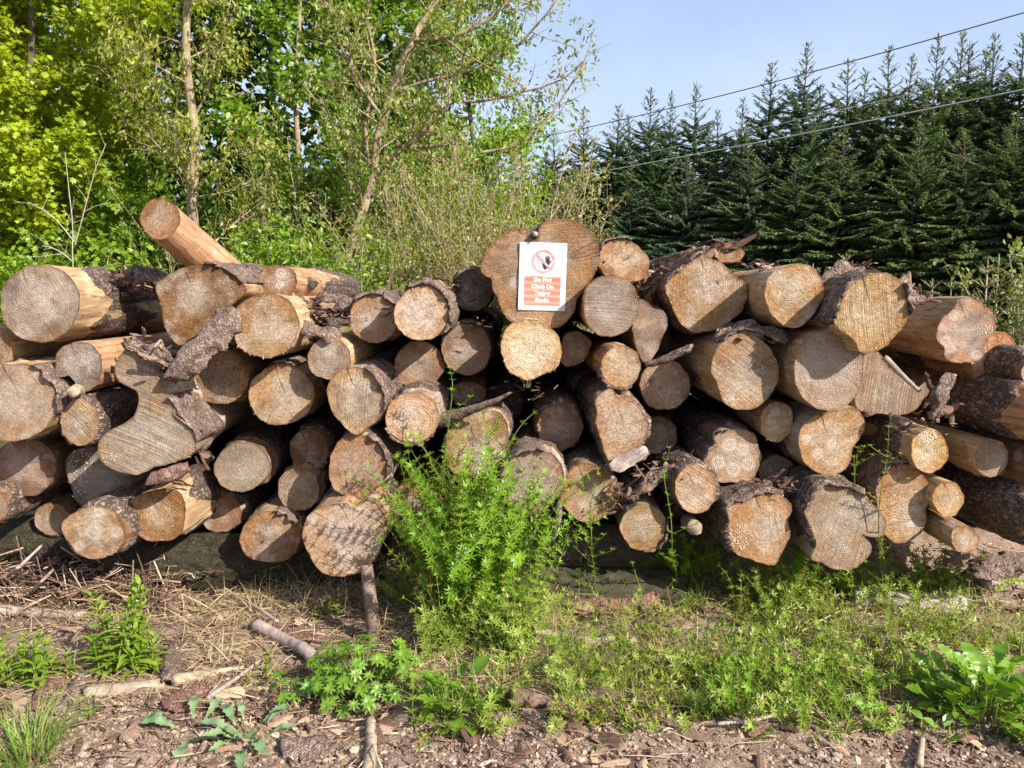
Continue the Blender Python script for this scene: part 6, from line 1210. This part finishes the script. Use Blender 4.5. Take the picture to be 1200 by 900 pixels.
def spruce(u, v, Y, var, label, larch=False, rot=None, wide=1.0, group='spruces in the plantation'):
    top = at(u, v, Y); x, H = top[0], top[2]; g = random.Random(int(u * 7 + Y)); root = empty('larch_tree' if larch else 'spruce_tree', (x, Y, 0), label, 'tree', group)
    key = (var, larch)
    if key not in SPR_MESH:
        t_, l_ = SPR[var]; a = t_.build('trunk', M_SPT, root); c = l_.build('crown', M_SPL if larch else M_SPR, root); SPR_MESH[key] = (a.data, c.data)
    else:
        for nm, me in zip(('trunk', 'crown'), SPR_MESH[key]): o = bpy.data.objects.new(nm, me); COL.objects.link(o); o.parent = root
    wx = H / 10 * wide * g.uniform(.85, 1.2); root.scale = (wx, wx * g.uniform(.9, 1.1), H / 10); root.rotation_euler = (g.uniform(-.03, .03), g.uniform(-.03, .03), g.random() * 6.28 if rot is None else rot)
sp_list = [(578, 165, 38, 'spruce just showing right of the broadleaf wood'), (612, 158, 37, 'spruce behind the sparse ash twigs'), (648, 150, 37, 'spruce behind the leaning sapling, top in the ash twigs'), (690, 128, 36, 'leftmost spruce standing clear of the ash twigs'),
           (722, 122, 36, 'spruce crossed by the upper wire near its low left end'), (745, 132, 35, 'short spruce between two taller ones at the left of the plantation'), (767, 104, 34, 'spruce rising above the upper wire left of the tallest middle one'), (785, 108, 34, 'narrow spruce close beside a taller twin left of middle'),
           (815, 95, 33, 'pointed spruce with a broad crown left of the sky dip'), (846, 126, 34, 'low spruce in the sky dip of the plantation'), (870, 112, 33, 'spruce right of the sky dip'), (897, 74, 31, 'tall spruce just left of the tallest middle one'),
           (938, 49, 30, 'tallest spruce in the middle of the plantation, spire crossing the upper wire'), (962, 98, 31, 'shorter spruce in the shadow of the tallest middle one'), (1003, 68, 30, 'spruce with a lone spire right of the tallest middle one'), (1020, 84, 31, 'spruce tucked beside a lone spire right of middle'),
           (1048, 55, 29, 'tall spruce with twin neighbour under the upper wire'), (1061, 63, 29.5, 'slender twin of the tall spruce under the upper wire'), (1104, 40, 28, 'left one of two close spires touching the upper wire at right'), (1120, 36, 28, 'right one of two close spires touching the upper wire at right'),
           (1139, 46, 28, 'spruce with a thin top right of the two close spires'), (1151, 58, 29, 'shorter spruce behind the thin topped one at right'), (1173, 36, 27.5, 'broad topped spruce near the right edge'), (1198, 38, 27, 'spruce cut by the right edge'), (1240, 20, 26.5, 'spruce just outside the right edge'), (1275, 30, 26, 'second spruce outside the right edge')]
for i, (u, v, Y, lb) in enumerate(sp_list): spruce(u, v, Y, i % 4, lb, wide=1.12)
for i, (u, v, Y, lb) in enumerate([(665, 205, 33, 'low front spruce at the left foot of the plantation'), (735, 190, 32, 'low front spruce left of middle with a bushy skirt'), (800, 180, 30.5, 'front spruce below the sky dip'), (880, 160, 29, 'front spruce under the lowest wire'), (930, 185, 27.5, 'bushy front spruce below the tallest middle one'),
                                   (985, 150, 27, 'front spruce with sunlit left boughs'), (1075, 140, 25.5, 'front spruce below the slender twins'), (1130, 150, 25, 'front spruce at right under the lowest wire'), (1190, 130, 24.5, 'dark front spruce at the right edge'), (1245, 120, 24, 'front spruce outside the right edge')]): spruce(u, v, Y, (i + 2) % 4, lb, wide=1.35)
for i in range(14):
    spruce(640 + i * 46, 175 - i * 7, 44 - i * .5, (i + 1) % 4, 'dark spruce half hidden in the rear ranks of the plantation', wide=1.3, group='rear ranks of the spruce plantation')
spruce(1092, 95, 27, 1, 'lighter green larch with a pale stem in the plantation', True, wide=.8); spruce(955, 130, 28.5, 2, 'lighter green larch low in the middle of the plantation', True, wide=.8); spruce(770, 150, 32.5, 0, 'lighter green larch left of the sky dip', True, wide=.7)
# ------------------------------------------------------------------ young spruces just behind the pile
M_SPY = mat_leaf('young_spruce_needles', (.07, .125, .02), (.17, .21, .045), trans=.3)
def young(u, v, Y, seed, label, R=.45, leader=.3):
    top = at(u, v, Y); rng = np.random.default_rng(seed); root = empty('spruce_sapling', (top[0], Y, 0), label, 'tree', 'young spruces behind the pile'); H = top[2]; tb, lb = MB(), MB(); tb.tube([(0, 0, 0), (.01, 0, H * .5), (0, 0, H)], [.02, .012, .004], 6); P, D, U, S = [], [], [], []
    h = .25
    while h < H - .05:
        f = h / H; n = 6; a0 = rng.random() * 6
        for q in range(n):
            a = a0 + q * 1.05; L = R * (1 - f) ** .8 * rng.uniform(.7, 1.1) + .07; d = np.array([math.cos(a), math.sin(a), .35 + .5 * f]); d = nrm(d); e = np.array([0, 0, h]) + d * L; tb.tube([(0, 0, h), e], [.006, .002], 3, cap=False)
            m = int(L / .012); t = np.linspace(.1, 1, m); s = np.cross(d, [0, 0, 1]); sg = rng.choice([-1, 1], m)[:, None]
            P.append(np.array([0, 0, h]) + d * (t * L)[:, None]); D.append(d * .6 + s * sg * rng.uniform(.3, 1, (m, 1)) + rng.normal(0, .25, (m, 3))); U.append(np.tile([0, 0, 1.], (m, 1))); S.append(np.full(m, .03) + .05 * (1 - t) * L)
        h += .13
    m = 40; z = np.linspace(H - leader, H, m); aa = rng.random(m) * 6; P.append(np.c_[z * 0, z * 0, z]); D.append(np.c_[np.cos(aa), np.sin(aa), np.ones(m) * 1.2]); U.append(np.tile([0, 0, 1.], (m, 1))); S.append(np.full(m, .025))
    S = np.concatenate(S); lb.inst(*T_NAR, np.vstack(P), np.vstack(D), np.vstack(U), np.stack([S * 1.6, S, S], -1), rnd=rng.random(len(S))); tb.build('trunk', M_TWG, root); lb.build('crown', M_SPY, root)
young(1158, 302, 6.7, 1, 'yellow green young spruce at the right behind the blotchy knotted log'); young(1171, 298, 6.9, 2, 'second spire of young spruce at the right, close to the pale shrub'); young(1093, 327, 7.0, 3, 'little spruce tip peeping over the pile left of two bare tips', .35)
young(1115, 331, 7.1, 4, 'middle one of three little spruce tips peeping over the pile', .22); young(1128, 330, 7.1, 5, 'right one of three little spruce tips peeping over the pile', .2); young(992, 297, 7.2, 6, 'thin spruce tip showing above the topmost pale yellow log', .15); young(1190, 345, 6.5, 7, 'bright lime young spruce at the right edge above the edge logs', .5); young(953, 309, 7.2, 8, 'tiny spruce tip above the pale peeled topped log', .12)
# ------------------------------------------------------------------ overhead wires
M_WIRE = mat_flat('dark_wire', (.10, .11, .12), .5, .4); M_WIRE_SUNLIT = mat_flat('sunlit_tone_wire', (.36, .40, .36), .5, .4)  # lighter copy paints sunlight into the two lower wires
def wire(label, p0, Y0, p1, Y1, r, sag, m):
    b = MB(); A_, B_ = at(*p0, Y0), at(*p1, Y1); t = np.linspace(0, 1, 60); P = A_ + (B_ - A_) * t[:, None]; P[:, 2] -= sag * 4 * t * (1 - t); b.tube(P, r, 5)
    tag(b.build('power_line', m, loc=tuple(A_)), label, 'wire', 'overhead wires crossing before the plantation')
wire('highest overhead wire, dark, crossing the sky above the spruces', (520, 182), 22, (1500, -75), 10, .010, .25, M_WIRE)
wire('middle overhead wire, faint against the spruce tops', (520, 228), 23, (1500, 8), 13, .006, .1, M_WIRE_SUNLIT)
wire('lowest overhead wire, painted sunlit pale against the dark spruces', (520, 232), 20, (1500, 42), 10, .011, .1, M_WIRE_SUNLIT)
